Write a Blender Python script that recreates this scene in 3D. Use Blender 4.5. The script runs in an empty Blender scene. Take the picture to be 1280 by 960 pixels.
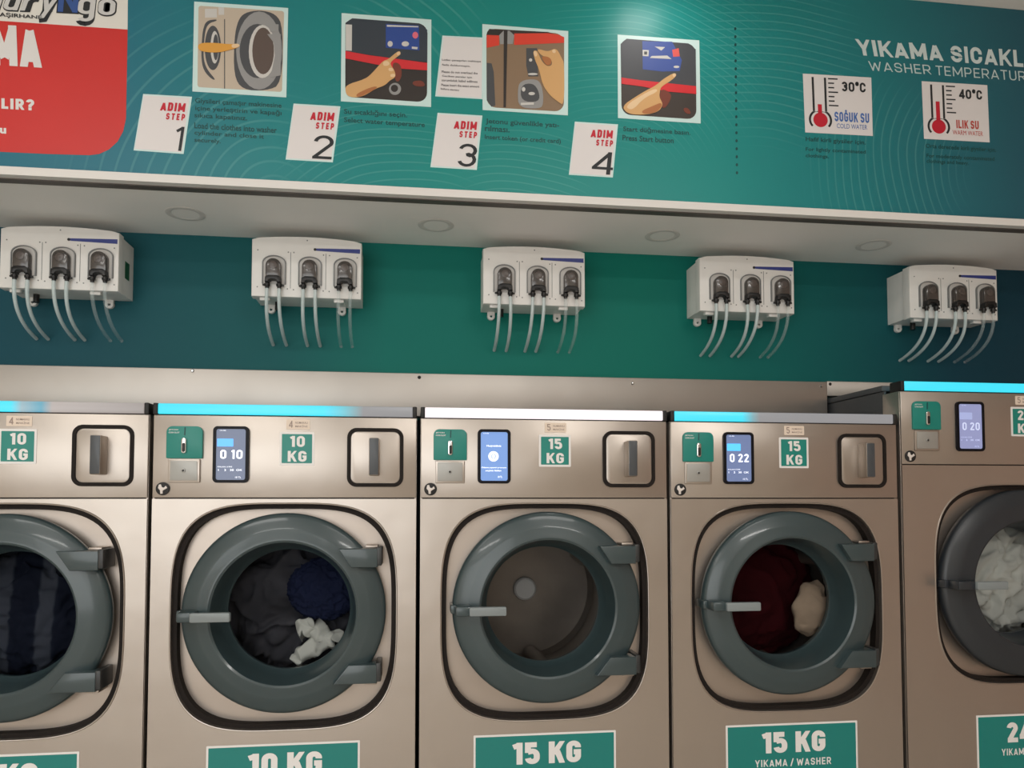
import bpy, bmesh, math, random
from mathutils import Vector, noise
random.seed(7)
SC = bpy.context.scene
COL = SC.collection
PI = math.pi

# ------------------------------------------------------------------ camera, light, exposure
F_PX, PY = 949.3655, 582.92
CAM, YAW, PITCH = (0.6925, -2.1313, -0.0358), 0.1285, 0.043
cd = bpy.data.cameras.new('camera'); cam = bpy.data.objects.new('camera', cd); COL.objects.link(cam)
cam.location = CAM; cam.rotation_euler = (PI/2 + PITCH, 0, -YAW)
cd.sensor_fit = 'HORIZONTAL'; cd.sensor_width = 36; cd.lens = F_PX/1280*36
cd.shift_y = (PY - 480)/1280; cd.clip_start = 0.02
SC.camera = cam
SC.view_settings.view_transform = 'Standard'; SC.view_settings.look = 'None'
SC.view_settings.gamma = 1; SC.view_settings.exposure = 0.2
SC.view_settings.use_curve_mapping = False

w = bpy.data.worlds.new('world'); SC.world = w; w.use_nodes = True
w.node_tree.nodes['Background'].inputs[0].default_value = (0.5, 0.55, 0.6, 1)
w.node_tree.nodes['Background'].inputs[1].default_value = 0.3

def area(name, loc, size, power, rot, color=(1, 1, 1)):
    l = bpy.data.lights.new(name, 'AREA'); l.shape = 'RECTANGLE'; l.size, l.size_y = size
    l.energy = power; l.color = color
    o = bpy.data.objects.new(name, l); COL.objects.link(o); o.location = loc; o.rotation_euler = rot
    return o
FLOOR, CEIL = -1.40, 1.56
# fill lights added out of view at the ceiling, the shop window, the downlight by the banner
area('ceiling_fill_light', (-0.6, -1.7, CEIL-.02), (1.2, .3), 9, (0, 0, 0), (1, .97, .93))
area('ceiling_fill_light', (1.6, -1.7, CEIL-.02), (1.2, .3), 8, (0, 0, 0), (1, .97, .93))
area('ceiling_fill_light', (-0.6, -3.4, CEIL-.02), (1.2, .3), 20, (0, 0, 0), (1, .97, .93))
area('ceiling_fill_light', (2.2, -3.4, CEIL-.02), (1.2, .3), 34, (0, 0, 0), (1, .97, .93))
area('shop_window_light', (-.9, -4.55, .2), (3.4, 1.9), 50, (PI/2, 0, 0), (.93, .97, 1))
area('ceiling_spot_light', (1.42, -.16, CEIL-.02), (.12, .12), .8, (0, 0, 0), (1, .97, .93))

# ------------------------------------------------------------------ helpers
def lin(c):
    return tuple((x/255/12.92 if x/255 <= .04045 else ((x/255+.055)/1.055)**2.4) for x in c)
MATS = {}
def M(name, c, rough=.5, metal=0., emit=0., coat=0., spec=.5):
    if name in MATS: return MATS[name]
    m = bpy.data.materials.new(name); m.use_nodes = True
    p = m.node_tree.nodes['Principled BSDF']
    col = (*lin(c), 1)
    p.inputs['Base Color'].default_value = col
    p.inputs['Roughness'].default_value = rough; p.inputs['Metallic'].default_value = metal
    p.inputs['Coat Roughness'].default_value = .09
    p.inputs['Specular IOR Level'].default_value = spec; p.inputs['Coat Weight'].default_value = coat
    if emit:
        p.inputs['Emission Color'].default_value = col; p.inputs['Emission Strength'].default_value = emit
    MATS[name] = m; return m
def nodes(m): return m.node_tree.nodes, m.node_tree.links, m.node_tree.nodes['Principled BSDF']
def noisy(m, scale=(3, 3, 3), amount=.12, rough_amount=.1, bump=0., detail=4):
    """procedural tone, roughness and relief variation"""
    n, l, p = nodes(m)
    tc = n.new('ShaderNodeTexCoord'); mp = n.new('ShaderNodeMapping'); mp.inputs['Scale'].default_value = scale
    nz = n.new('ShaderNodeTexNoise'); nz.inputs['Scale'].default_value = 1; nz.inputs['Detail'].default_value = detail
    l.new(tc.outputs['Object'], mp.inputs[0]); l.new(mp.outputs[0], nz.inputs[0])
    base = p.inputs['Base Color'].default_value[:]
    r = n.new('ShaderNodeValToRGB')
    r.color_ramp.elements[0].position = .3; r.color_ramp.elements[1].position = .7
    r.color_ramp.elements[0].color = [*(x*(1-amount) for x in base[:3]), 1]
    r.color_ramp.elements[1].color = [*(min(1, x*(1+amount)) for x in base[:3]), 1]
    l.new(nz.outputs['Fac'], r.inputs[0]); l.new(r.outputs[0], p.inputs['Base Color'])
    if rough_amount:
        mr = n.new('ShaderNodeMapRange'); b = p.inputs['Roughness'].default_value
        mr.inputs['To Min'].default_value = max(0, b-rough_amount); mr.inputs['To Max'].default_value = min(1, b+rough_amount)
        l.new(nz.outputs['Fac'], mr.inputs[0]); l.new(mr.outputs[0], p.inputs['Roughness'])
    if bump:
        bp = n.new('ShaderNodeBump'); bp.inputs['Strength'].default_value = bump; bp.inputs['Distance'].default_value = .004
        l.new(nz.outputs['Fac'], bp.inputs['Height']); l.new(bp.outputs[0], p.inputs['Normal'])
    return m

def finish(name, bm, mats, parent=None, smooth=True):
    bmesh.ops.recalc_face_normals(bm, faces=bm.faces) if smooth != 'flat' else None
    if smooth and smooth != 'flat':
        for f in bm.faces: f.smooth = True
        for e in bm.edges:
            if smooth != 'all' and len(e.link_faces) == 2 and e.calc_face_angle(0) > .55: e.smooth = False
    me = bpy.data.meshes.new(name); bm.to_mesh(me); bm.free()
    for m in (mats if isinstance(mats, (list, tuple)) else [mats]): me.materials.append(m)
    o = bpy.data.objects.new(name, me); COL.objects.link(o)
    if parent: o.parent = parent
    return o
def base_origin(o):
    """origin of a top-level mesh to the middle of its base"""
    vs = [v.co for v in o.data.vertices]
    c = Vector(((min(v.x for v in vs)+max(v.x for v in vs))/2, (min(v.y for v in vs)+max(v.y for v in vs))/2, min(v.z for v in vs)))
    for v in o.data.vertices: v.co -= c
    o.location = c; return o
def tag(o, label, cat, group=None):
    o['label'] = label; o['category'] = cat
    if group: o['group'] = group
    return o
def empty(name, loc):
    o = bpy.data.objects.new(name, None); COL.objects.link(o); o.location = loc; o.empty_display_size = .05
    return o
def struct(o, label=None):
    o['kind'] = 'structure'
    if label: o['label'] = label
    return o
def NB(): return bmesh.new()
def box(bm, x0, x1, y0, y1, z0, z1, bev=0., mi=0, seg=2):
    t = bmesh.new()
    bmesh.ops.create_cube(t, size=1)
    for v in t.verts: v.co = Vector(((x0+x1)/2+v.co.x*(x1-x0), (y0+y1)/2+v.co.y*(y1-y0), (z0+z1)/2+v.co.z*(z1-z0)))
    if bev: bmesh.ops.bevel(t, geom=t.edges[:], offset=bev, segments=seg, profile=.5, affect='EDGES')
    merge(bm, t, mi); return bm
def merge(bm, t, mi=0):
    mp = {v: bm.verts.new(v.co) for v in t.verts}
    for f in t.faces:
        try:
            g = bm.faces.new([mp[v] for v in f.verts]); g.material_index = mi
        except ValueError: pass
    t.free()
def prism(bm, pts, y0, y1, mi=0, bev=0.):
    """outline pts (x, z), counter-clockwise seen from the front (-y); front at y0"""
    t = bmesh.new()
    a = [t.verts.new((x, y0, z)) for x, z in pts]; b = [t.verts.new((x, y1, z)) for x, z in pts]
    n = len(pts)
    f = t.faces.new(a)
    t.faces.new(b[::-1])
    for i in range(n): t.faces.new((a[i], b[i], b[(i+1) % n], a[(i+1) % n]))
    bmesh.ops.recalc_face_normals(t, faces=t.faces)
    if bev: bmesh.ops.bevel(t, geom=f.edges[:], offset=bev, segments=2, profile=.5, affect='EDGES')
    merge(bm, t, mi); return bm
def rrect(x0, z0, x1, z1, r, k=5, rs=None):
    """rounded rectangle; rs = radii (bl, br, tr, tl)"""
    rs = rs or (r,)*4; out = []
    for (cx, cz, sx, sz, a0, rr) in ((x0, z0, 1, 1, PI, rs[0]), (x1, z0, -1, 1, 1.5*PI, rs[1]), (x1, z1, -1, -1, 0, rs[2]), (x0, z1, 1, -1, .5*PI, rs[3])):
        if rr <= 0: out.append((cx, cz)); continue
        for i in range(k+1):
            a = a0 + .5*PI*i/k; out.append((cx+sx*rr+rr*math.cos(a), cz+sz*rr+rr*math.sin(a)))
    return out
def ring_prism(bm, outer, inner, y0, y1, mi=0):
    n = len(outer)
    V = [[bm.verts.new((x, y, z)) for x, z in L] for L, y in ((outer, y1), (outer, y0), (inner, y0), (inner, y1))]
    for k in range(4):
        A, B = V[k], V[(k+1) % 4]
        for i in range(n):
            f = bm.faces.new((A[i], A[(i+1) % n], B[(i+1) % n], B[i])); f.material_index = mi
    return bm
def lathe(bm, prof, c, segs=72, mi=0, axis='y', close=False, cap=True):
    """prof (radius, along axis) turned about the axis through c"""
    rows = []
    for r, a in prof:
        row = []
        for i in range(segs):
            t = 2*PI*i/segs
            p = (c[0]+r*math.cos(t), c[1]+a, c[2]+r*math.sin(t)) if axis == 'y' else (c[0]+r*math.cos(t), c[1]+r*math.sin(t), c[2]+a)
            row.append(bm.verts.new(p))
        rows.append(row)
    for A, B in zip(rows, rows[1:]+([rows[0]] if close else [])):
        for i in range(segs):
            f = bm.faces.new((A[i], A[(i+1) % segs], B[(i+1) % segs], B[i])); f.material_index = mi
    if not close and cap:
        for row in (rows[0], rows[-1]):
            if (row[0].co-row[segs//2].co).length > 1e-5 and row is not None:
                f = bm.faces.new(row); f.material_index = mi
    return bm
def disc(bm, c, r, y0, y1, mi=0, segs=32, bev=0.):
    return prism(bm, [(c[0]+r*math.cos(2*PI*i/segs), c[1]+r*math.sin(2*PI*i/segs)) for i in range(segs)], y0, y1, mi, bev)
def bez(P, n=14):
    out = []
    for i in range(n+1):
        t = i/n; a, b, c, d = [Vector(p) for p in P]
        out.append(a*(1-t)**3+3*b*t*(1-t)**2+3*c*t*t*(1-t)+d*t**3)
    return out
def tube(bm, pts, r, segs=10, mi=0):
    pts = [Vector(p) for p in pts]; rows = []
    rad = r if isinstance(r, (list, tuple)) else [r]*len(pts)
    for i, p in enumerate(pts):
        d = (pts[min(i+1, len(pts)-1)]-pts[max(i-1, 0)]).normalized()
        s = d.cross(Vector((1, 0, 0)) if abs(d.x) < .9 else Vector((0, 0, 1))).normalized(); u = d.cross(s)
        rows.append([bm.verts.new(p+(s*math.cos(2*PI*k/segs)+u*math.sin(2*PI*k/segs))*rad[i]) for k in range(segs)])
    for A, B in zip(rows, rows[1:]):
        for k in range(segs):
            f = bm.faces.new((A[k], A[(k+1) % segs], B[(k+1) % segs], B[k])); f.material_index = mi
    for row in (rows[0], rows[-1]): bm.faces.new(row).material_index = mi
    return bm
# lettering -----------------------------------------------------------
_T = {}
def glyphs(s, bold):
    k = (s, bold)
    if k not in _T:
        c = bpy.data.curves.new('t', 'FONT'); c.body = s; c.size = 1; c.offset = bold; c.resolution_u = 3; c.fill_mode = 'FRONT'
        if bold > .02: c.space_character = 1.06
        o = bpy.data.objects.new('t', c); COL.objects.link(o)
        bpy.context.view_layer.update()
        me = o.evaluated_get(bpy.context.evaluated_depsgraph_get()).to_mesh()
        vs = [tuple(v.co[:2]) for v in me.vertices]; fs = [tuple(p.vertices) for p in me.polygons]
        o.evaluated_get(bpy.context.evaluated_depsgraph_get()).to_mesh_clear()
        bpy.data.objects.remove(o); bpy.data.curves.remove(c)
        xs = [v[0] for v in vs]; ys = [v[1] for v in vs]
        _T[k] = (vs, fs, min(xs), max(xs), min(ys), max(ys))
    return _T[k]
def R(x0, z0, x1, z1): return ((x0, z1), (x1, z1), (x1, z0), (x0, z0))
def tx(bm, s, quad, y, bold=0., mi=0, italic=0.):
    """lettering s filling quad (TL, TR, BR, BL in x, z) on the plane y, facing the front"""
    vs, fs, a0, a1, b0, b1 = glyphs(s, bold)
    TL, TR, BR, BL = quad; vv = []
    for x, z in vs:
        a = (x-a0)/(a1-a0); b = (z-b0)/(b1-b0); a += italic*(b-.5)
        X = (BL[0]*(1-a)+BR[0]*a)*(1-b)+(TL[0]*(1-a)+TR[0]*a)*b
        Z = (BL[1]*(1-a)+BR[1]*a)*(1-b)+(TL[1]*(1-a)+TR[1]*a)*b
        vv.append(bm.verts.new((X, y, Z)))
    for f in fs:
        try: bm.faces.new([vv[i] for i in f]).material_index = mi
        except ValueError: pass
    return bm

# signwriter's capitals drawn as strokes (condensed sans like the printed signs)
def arc(cx, cy, rx, ry, a0, a1, n=7):
    return [(cx+rx*math.cos(math.radians(a0+(a1-a0)*i/n)), cy+ry*math.sin(math.radians(a0+(a1-a0)*i/n))) for i in range(n+1)]
def glyph(ch, t, w):
    l, r, b, tp, m = t/2, w-t/2, t/2, 1-t/2, w/2
    R_ = min(.26, (r-l)/2); h = (b+tp)/2
    bowl = lambda y0, y1, x1=None: [(l, y1)]+arc((x1 or r)-(y1-y0)/2*.8, (y0+y1)/2, (y1-y0)/2*.8, (y1-y0)/2, 90, -90, 8)+[(l, y0)]
    S = lambda: arc(r-R_, tp-R_, R_, R_, 0, 90)[::1]+arc(l+R_, tp-R_, R_, R_, 90, 180)+arc(l+R_, h+R_*.8, R_, R_*.8, 180, 250)+arc(r-R_, h-R_*.8, R_, R_*.8, 70, 0)+arc(r-R_, b+R_, R_, R_, 0, -90)+arc(l+R_, b+R_, R_, R_, -90, -180)
    if ch in '0O': return [[(r, h)]+arc(r-R_, tp-R_, R_, R_, 0, 90)+arc(l+R_, tp-R_, R_, R_, 90, 180)+arc(l+R_, b+R_, R_, R_, 180, 270)+arc(r-R_, b+R_, R_, R_, 270, 360)+[(r, h)]]
    if ch == '1': return [[(l*.4, .80), (r-.02, tp)], [(r, 1), (r, 0)]]
    if ch == '2': return [arc(l+R_, tp-R_, R_, R_, 175, 90)+arc(r-R_, tp-R_, R_, R_, 90, -20)+[(l+.02, b+.02)], [(l*.3, b), (w, b)]]
    if ch == '3': return [arc(l+R_, tp-R_, R_, R_, 165, 90)+arc(r-R_, tp-.24, R_, .24, 90, -70)+[(m-.02, h+.02)], [(m-.04, h+.02)]+arc(r-R_, b+.25, R_, .25, 80, -90)+arc(l+R_, b+R_, R_, R_, 270, 195)]
    if ch == '4': return [[(r-t*.4, 0), (r-t*.4, 1)], [(r-t*.4, tp), (l, .30)], [(0, .27), (w+.02, .27)]]
    if ch == '5': return [[(r, tp), (l, tp), (l, h+.02)], [(l, h+.05)]+arc(r-R_, h-.17+.05, R_, .21, 90, 0)+arc(r-R_, b+R_, R_, R_, 0, -90)+arc(l+R_, b+R_, R_, R_, 270, 185)]
    if ch == 'K': return [[(l, 0), (l, 1)], [(w-t*.5, 1), (l+t*.3, .42)], [(l+t*.9, .56), (w-t*.45, 0)]]
    if ch == 'G': return [arc(r-R_, tp-R_, R_, R_, -10, 90)+arc(l+R_, tp-R_, R_, R_, 90, 180)+arc(l+R_, b+R_, R_, R_, 180, 270)+arc(r-R_, b+R_, R_, R_, 270, 360)+[(r, h-.02), (m, h-.02)]]
    if ch == 'Ğ': return glyph('G', t, w)+[[(m-.12, 1.17), (m, 1.10), (m+.12, 1.17)]]
    if ch == 'C': return [arc(r-R_, tp-R_, R_, R_, -15, 90)+arc(l+R_, tp-R_, R_, R_, 90, 180)+arc(l+R_, b+R_, R_, R_, 180, 270)+arc(r-R_, b+R_, R_, R_, 270, 375)]
    if ch == 'Y': return [[(t*.5, 1), (m, .42)], [(w-t*.5, 1), (m, .42)], [(m, .46), (m, 0)]]
    if ch == 'I': return [[(m, 0), (m, 1)]]
    if ch == 'A': return [[(t*.5, 0), (m, tp+t*.1)], [(w-t*.5, 0), (m, tp+t*.1)], [(w*.2, .26), (w*.8, .26)]]
    if ch == 'M': return [[(l, 0), (l, 1)], [(r, 0), (r, 1)], [(l, 1-t*.4), (m, .2)], [(r, 1-t*.4), (m, .2)]]
    if ch == 'N': return [[(l, 0), (l, 1)], [(r, 0), (r, 1)], [(l, 1-t*.3), (r, t*.3)]]
    if ch == 'W': return [[(t*.5, 1), (w*.28, 0)], [(m, .85), (w*.28, 0)], [(m, .85), (w*.72, 0)], [(w-t*.5, 1), (w*.72, 0)]]
    if ch == 'S': return [S()]
    if ch == 'H': return [[(l, 0), (l, 1)], [(r, 0), (r, 1)], [(l, h), (r, h)]]
    if ch == 'E': return [[(l, 0), (l, 1)], [(l, tp), (w, tp)], [(l, h), (w*.92, h)], [(l, b), (w, b)]]
    if ch == 'L': return [[(l, 1), (l, b), (w, b)]]
    if ch == 'T': return [[(m, 0), (m, 1)], [(0, tp), (w, tp)]]
    if ch == 'D': return [[(l, 0), (l, 1)], bowl(b, tp)[:0]+[(l, tp), (r-R_, tp)]+arc(r-R_, tp-R_, R_, R_, 90, 0)+arc(r-R_, b+R_, R_, R_, 0, -90)+[(l, b)]]
    if ch == 'P': return [[(l, 0), (l, 1)], bowl(.40, tp)]
    if ch == 'R': return [[(l, 0), (l, 1)], bowl(.44, tp), [(m, .44), (w-t*.45, 0)]]
    if ch == 'U': return [[(l, 1)]+arc(l+R_, b+R_, R_, R_, 180, 270)+arc(r-R_, b+R_, R_, R_, 270, 360)+[(r, 1)]]
    if ch == '/': return [[(t*.3, -.05), (w-t*.3, 1.05)]]
    if ch == '?': return [arc(l+R_, tp-R_, R_, R_, 170, 90)+arc(r-R_, tp-R_, R_, R_, 90, -40)+[(m, .42), (m, .28)], [(m, 0), (m, t*1.05)]]
    if ch == ':': return [[(m, .22), (m, .22+t)], [(m, .62), (m, .62+t)]]
    if ch == '°': return [arc(m, .84, m-t*.35, .13, 0, 360, 12)]
    if ch in 'gadoq': # small letters: 0..1 is the x-height
        o = [(r, h)]+arc(r-R_, tp-R_, R_, R_, 0, 90)+arc(l+R_, tp-R_, R_, R_, 90, 180)+arc(l+R_, b+R_, R_, R_, 180, 270)+arc(r-R_, b+R_, R_, R_, 270, 360)+[(r, h)]
        return [o]+{'g': [[(r, 1), (r, -.12)]+arc(r-R_, -.14, R_, .24, 0, -150)], 'a': [[(r, 1), (r, 0)]], 'd': [[(r, 1.5), (r, 0)]], 'o': []}.get(ch, [])
    if ch == 'r': return [[(l, 1), (l, 0)], arc(l+.3, tp-.3, .3, .3, 180, 70)]
    if ch == 'y': return [[(l, 1), (m+.02, .06)], [(r, 1), (m-.06, -.36), (l-.08, -.40)]]
    if ch == 'n': return [[(l, 1), (l, 0)], [(l, .6)]+arc(l+R_, tp-R_, R_, R_, 180, 90)+arc(r-R_, tp-R_, R_, R_, 90, 0)+[(r, 0)]]
    if ch == 'u': return [[(r, 1), (r, 0)], [(l, 1)]+arc(l+R_, b+R_, R_, R_, 180, 270)+arc(r-R_, b+R_, R_, R_, 270, 360)]
    return []
GW = {'1': .36, 'I': .0, 'M': .78, 'W': .92, ' ': .26, '/': .46, ':': .16, '°': .34, 'A': .64, 'Y': .62, 'E': .5, 'L': .48, 'T': .54, 'K': .60}
def thick(pts, t):
    """stroke outline pairs of a polyline, mitred"""
    out = []; n = len(pts); q = [pts[0]]
    for p in pts[1:]:
        if abs(p[0]-q[-1][0])+abs(p[1]-q[-1][1]) > 1e-4: q.append(p)
    pts = q; n = len(pts)
    closed = False
    for i in range(n):
        a = pts[max(i-1, 0)]; c = pts[min(i+1, n-1)]; p = pts[i]
        d0 = (p[0]-a[0], p[1]-a[1]) if i > 0 else (c[0]-p[0], c[1]-p[1]); d1 = (c[0]-p[0], c[1]-p[1]) if i < n-1 else d0
        u0 = math.hypot(*d0); u1 = math.hypot(*d1); n0 = (-d0[1]/u0, d0[0]/u0); n1 = (-d1[1]/u1, d1[0]/u1)
        mx, my = n0[0]+n1[0], n0[1]+n1[1]; mm = mx*mx+my*my
        k = t/max(mm, .9) if mm > 1e-6 else t/2
        out.append(((p[0]+mx*k, p[1]+my*k), (p[0]-mx*k, p[1]-my*k)))
    return out
def strokes(bm, s, quad, y, t=.19, gap=.12, wid=.58, mi=0, italic=0.):
    """stroke lettering s filling quad (TL, TR, BR, BL) on the plane y"""
    x = 0; segs = []
    for ch in s:
        w_ = GW.get(ch, wid)
        if ch in 'MWAYKELT': w_ *= wid/.58
        if ch == 'I': w_ = t
        if ch == '1': w_ = max(.30, t*1.75)
        for pl in glyph(ch, t, w_) if ch != ' ' else []:
            if ch in 'AKYWR' and len(pl) == 2:   # run slanted strokes past the line so that they end flat
                (ax, ay), (bx_, by_) = pl; dl = math.hypot(bx_-ax, by_-ay); ux, uy = (bx_-ax)/dl*t*.45, (by_-ay)/dl*t*.45
                pl = [(ax-ux, ay-uy) if ay in (0, 1) else (ax, ay), (bx_+ux, by_+uy) if by_ in (0, 1) else (bx_, by_)]
            cl = (lambda v: min(1, max(0, v))) if ch.isupper() and ch != 'Ğ' or ch.isdigit() else (lambda v: v)
            segs.append([((a[0]+x, cl(a[1])), (c[0]+x, cl(c[1]))) for a, c in thick(pl, t)])
        x += w_+(0 if ch == ' ' else gap)
    W_ = x-gap; TL, TR, BR, BL = quad
    def P(a, b_, dy=0):
        a = a/W_+italic*(b_-.5)
        return ((BL[0]*(1-a)+BR[0]*a)*(1-b_)+(TL[0]*(1-a)+TR[0]*a)*b_, y-dy, (BL[1]*(1-a)+BR[1]*a)*(1-b_)+(TL[1]*(1-a)+TR[1]*a)*b_)
    for si, sg in enumerate(segs):
        V = [(bm.verts.new(P(*a, dy=si*.00002)), bm.verts.new(P(*c, dy=si*.00002))) for a, c in sg]
        for (a, c), (d, e) in zip(V, V[1:]):
            f = bm.faces.new((a, c, e, d)); f.material_index = mi
            f.normal_update()
            if f.normal.y > 0: f.normal_flip()
    return bm
# ------------------------------------------------------------------ materials
def steel_mat(name, c, rough):
    m = M(name, c, rough, .9)
    n, l, p = nodes(m)
    tc = n.new('ShaderNodeTexCoord')
    mp = n.new('ShaderNodeMapping'); mp.inputs['Scale'].default_value = (3, 3, 320)
    n1 = n.new('ShaderNodeTexNoise'); n1.inputs['Scale'].default_value = 1; n1.inputs['Detail'].default_value = 3
    n2 = n.new('ShaderNodeTexNoise'); n2.inputs['Scale'].default_value = 4.5; n2.inputs['Detail'].default_value = 2
    l.new(tc.outputs['Object'], mp.inputs[0]); l.new(mp.outputs[0], n1.inputs[0]); l.new(tc.outputs['Object'], n2.inputs[0])
    mr = n.new('ShaderNodeMapRange'); mr.inputs['To Min'].default_value = rough-.06; mr.inputs['To Max'].default_value = rough+.08
    l.new(n2.outputs['Fac'], mr.inputs[0]); l.new(mr.outputs[0], p.inputs['Roughness'])
    b1 = n.new('ShaderNodeBump'); b1.inputs['Strength'].default_value = .05; b1.inputs['Distance'].default_value = .001
    b2 = n.new('ShaderNodeBump'); b2.inputs['Strength'].default_value = .16; b2.inputs['Distance'].default_value = .02
    l.new(n1.outputs['Fac'], b1.inputs['Height']); l.new(n2.outputs['Fac'], b2.inputs['Height'])
    l.new(b2.outputs[0], b1.inputs['Normal']); l.new(b1.outputs[0], p.inputs['Normal'])
    return m
STEEL = steel_mat('brushed_steel', (174, 166, 158), .34)
STEEL2 = steel_mat('inner_steel', (172, 162, 153), .38)
LEDGE = steel_mat('ledge_steel', (180, 175, 169), .45)
BODY = noisy(M('grey_painted_steel', (70, 72, 74), .55), (5, 5, 5), .08, .05)
BLACK = M('black_rubber', (16, 15, 15), .6)
GASKET = M('dark_gasket', (24, 18, 15), .7, spec=.25)
RING = noisy(M('door_plastic', (50, 65, 68), .34, coat=.3), (6, 6, 6), .04, .05)
RING_D = noisy(M('dark_door_plastic', (38, 43, 48), .35), (6, 6, 6), .04, .05)
LEVER = M('lever_plastic', (126, 134, 136), .35)
HINGE_CAP = M('hinge_cap', (40, 42, 43), .4)
DRUM = noisy(M('drum_steel', (140, 130, 120), .4, .6), (8, 8, 8), .15, .08)
HUB = M('drum_hub', (250, 248, 244), .5)
TEAL = noisy(M('teal_sticker', (14, 126, 115), .4), (4, 4, 4), .05, .04)
TEAL_D = M('teal_sign', (14, 122, 116), .4)
WHITE = M('print_white', (226, 224, 222), .5)
CARD = M('card_white', (226, 222, 222), .5)
CARD_EDGE = M('card_edge', (206, 232, 230), .5)
INK = M('print_black', (30, 34, 38), .5)
INK_RED = M('print_red', (196, 24, 48), .5)
TEAL_INK = M('print_dark_teal', (12, 72, 72), .5)
PUMP_W = noisy(M('pump_case_white', (226, 224, 220), .42), (9, 9, 9), .03, .05)
PUMP_G = M('pump_grey', (118, 120, 120), .45)
PUMP_D = M('pump_smoked_dome', (66, 61, 58), .2, 0, 0, .5)
PUMP_R = M('pump_roller', (84, 76, 72), .3)
PUMP_B = M('pump_black', (14, 14, 15), .45)
BLUE = M('logo_blue', (44, 56, 128), .4)
CHROME = M('chrome', (205, 205, 205), .2, 1)
SCREEN_TXT = M('screen_white', (235, 240, 250), .4, 0, .75)
BAR_OFF = M('bar_diffuser_unlit', (190, 190, 192), .3)
def glass_mat(name, tint, gloss):
    m = bpy.data.materials.new(name); m.use_nodes = True; n, l = m.node_tree.nodes, m.node_tree.links
    n.remove(n['Principled BSDF']); out = n['Material Output']
    t = n.new('ShaderNodeBsdfTransparent'); t.inputs[0].default_value = (*tint, 1)
    g = n.new('ShaderNodeBsdfDiffuse'); g.inputs[0].default_value = (.75, .78, .80, 1)      # pale haze imitating reflection; the door glass mixes in none
    mx = n.new('ShaderNodeMixShader'); mx.inputs[0].default_value = gloss; l.new(t.outputs[0], mx.inputs[1]); l.new(g.outputs[0], mx.inputs[2])
    l.new(mx.outputs[0], out.inputs[0]); return m
GLASS = glass_mat('door_glass', (.84, .85, .86), 0.)
def tube_mat(name, alpha):
    m = M(name, (208, 222, 222), .25); nodes(m)[2].inputs['Alpha'].default_value = alpha; return m
TUBE = tube_mat('milky_tube', .72); TUBE_C = tube_mat('clear_tube', .16)

# teal print with its left-to-right colour run and wave lines
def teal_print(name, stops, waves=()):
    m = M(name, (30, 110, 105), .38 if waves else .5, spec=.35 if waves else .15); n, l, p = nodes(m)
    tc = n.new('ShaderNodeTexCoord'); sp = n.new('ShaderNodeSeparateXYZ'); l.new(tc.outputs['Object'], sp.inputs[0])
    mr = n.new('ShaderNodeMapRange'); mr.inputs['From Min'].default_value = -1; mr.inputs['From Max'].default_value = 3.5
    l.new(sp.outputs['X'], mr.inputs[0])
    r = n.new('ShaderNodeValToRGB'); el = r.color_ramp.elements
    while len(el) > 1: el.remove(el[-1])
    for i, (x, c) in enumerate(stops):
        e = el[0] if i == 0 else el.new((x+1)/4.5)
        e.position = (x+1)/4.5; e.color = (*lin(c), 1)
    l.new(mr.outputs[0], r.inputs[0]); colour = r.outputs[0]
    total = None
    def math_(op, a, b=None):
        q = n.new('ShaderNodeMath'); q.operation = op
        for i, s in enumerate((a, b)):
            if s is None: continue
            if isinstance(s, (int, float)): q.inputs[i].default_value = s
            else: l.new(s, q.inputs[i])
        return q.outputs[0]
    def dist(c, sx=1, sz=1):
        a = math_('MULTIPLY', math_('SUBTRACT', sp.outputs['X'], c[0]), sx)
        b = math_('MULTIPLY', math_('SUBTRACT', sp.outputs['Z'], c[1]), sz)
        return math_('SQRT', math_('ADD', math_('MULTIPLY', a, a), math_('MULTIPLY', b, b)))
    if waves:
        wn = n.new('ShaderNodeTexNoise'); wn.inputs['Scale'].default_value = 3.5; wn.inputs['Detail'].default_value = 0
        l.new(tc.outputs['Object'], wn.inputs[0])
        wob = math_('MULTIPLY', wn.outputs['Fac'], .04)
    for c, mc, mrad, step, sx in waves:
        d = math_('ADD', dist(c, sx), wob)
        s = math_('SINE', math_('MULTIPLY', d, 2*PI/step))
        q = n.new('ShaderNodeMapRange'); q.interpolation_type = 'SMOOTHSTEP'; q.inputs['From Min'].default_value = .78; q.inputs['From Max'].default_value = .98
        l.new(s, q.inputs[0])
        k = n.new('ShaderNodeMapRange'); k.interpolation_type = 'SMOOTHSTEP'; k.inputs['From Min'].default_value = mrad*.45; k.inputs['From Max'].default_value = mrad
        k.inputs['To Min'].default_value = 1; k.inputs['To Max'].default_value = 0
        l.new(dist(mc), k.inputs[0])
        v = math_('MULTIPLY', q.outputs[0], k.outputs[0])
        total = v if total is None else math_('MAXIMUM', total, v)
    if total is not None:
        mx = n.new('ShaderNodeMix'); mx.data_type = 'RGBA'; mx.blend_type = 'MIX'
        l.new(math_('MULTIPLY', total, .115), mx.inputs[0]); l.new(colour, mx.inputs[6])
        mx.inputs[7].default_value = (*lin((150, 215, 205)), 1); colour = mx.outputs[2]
    l.new(colour, p.inputs['Base Color']); return m

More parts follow.
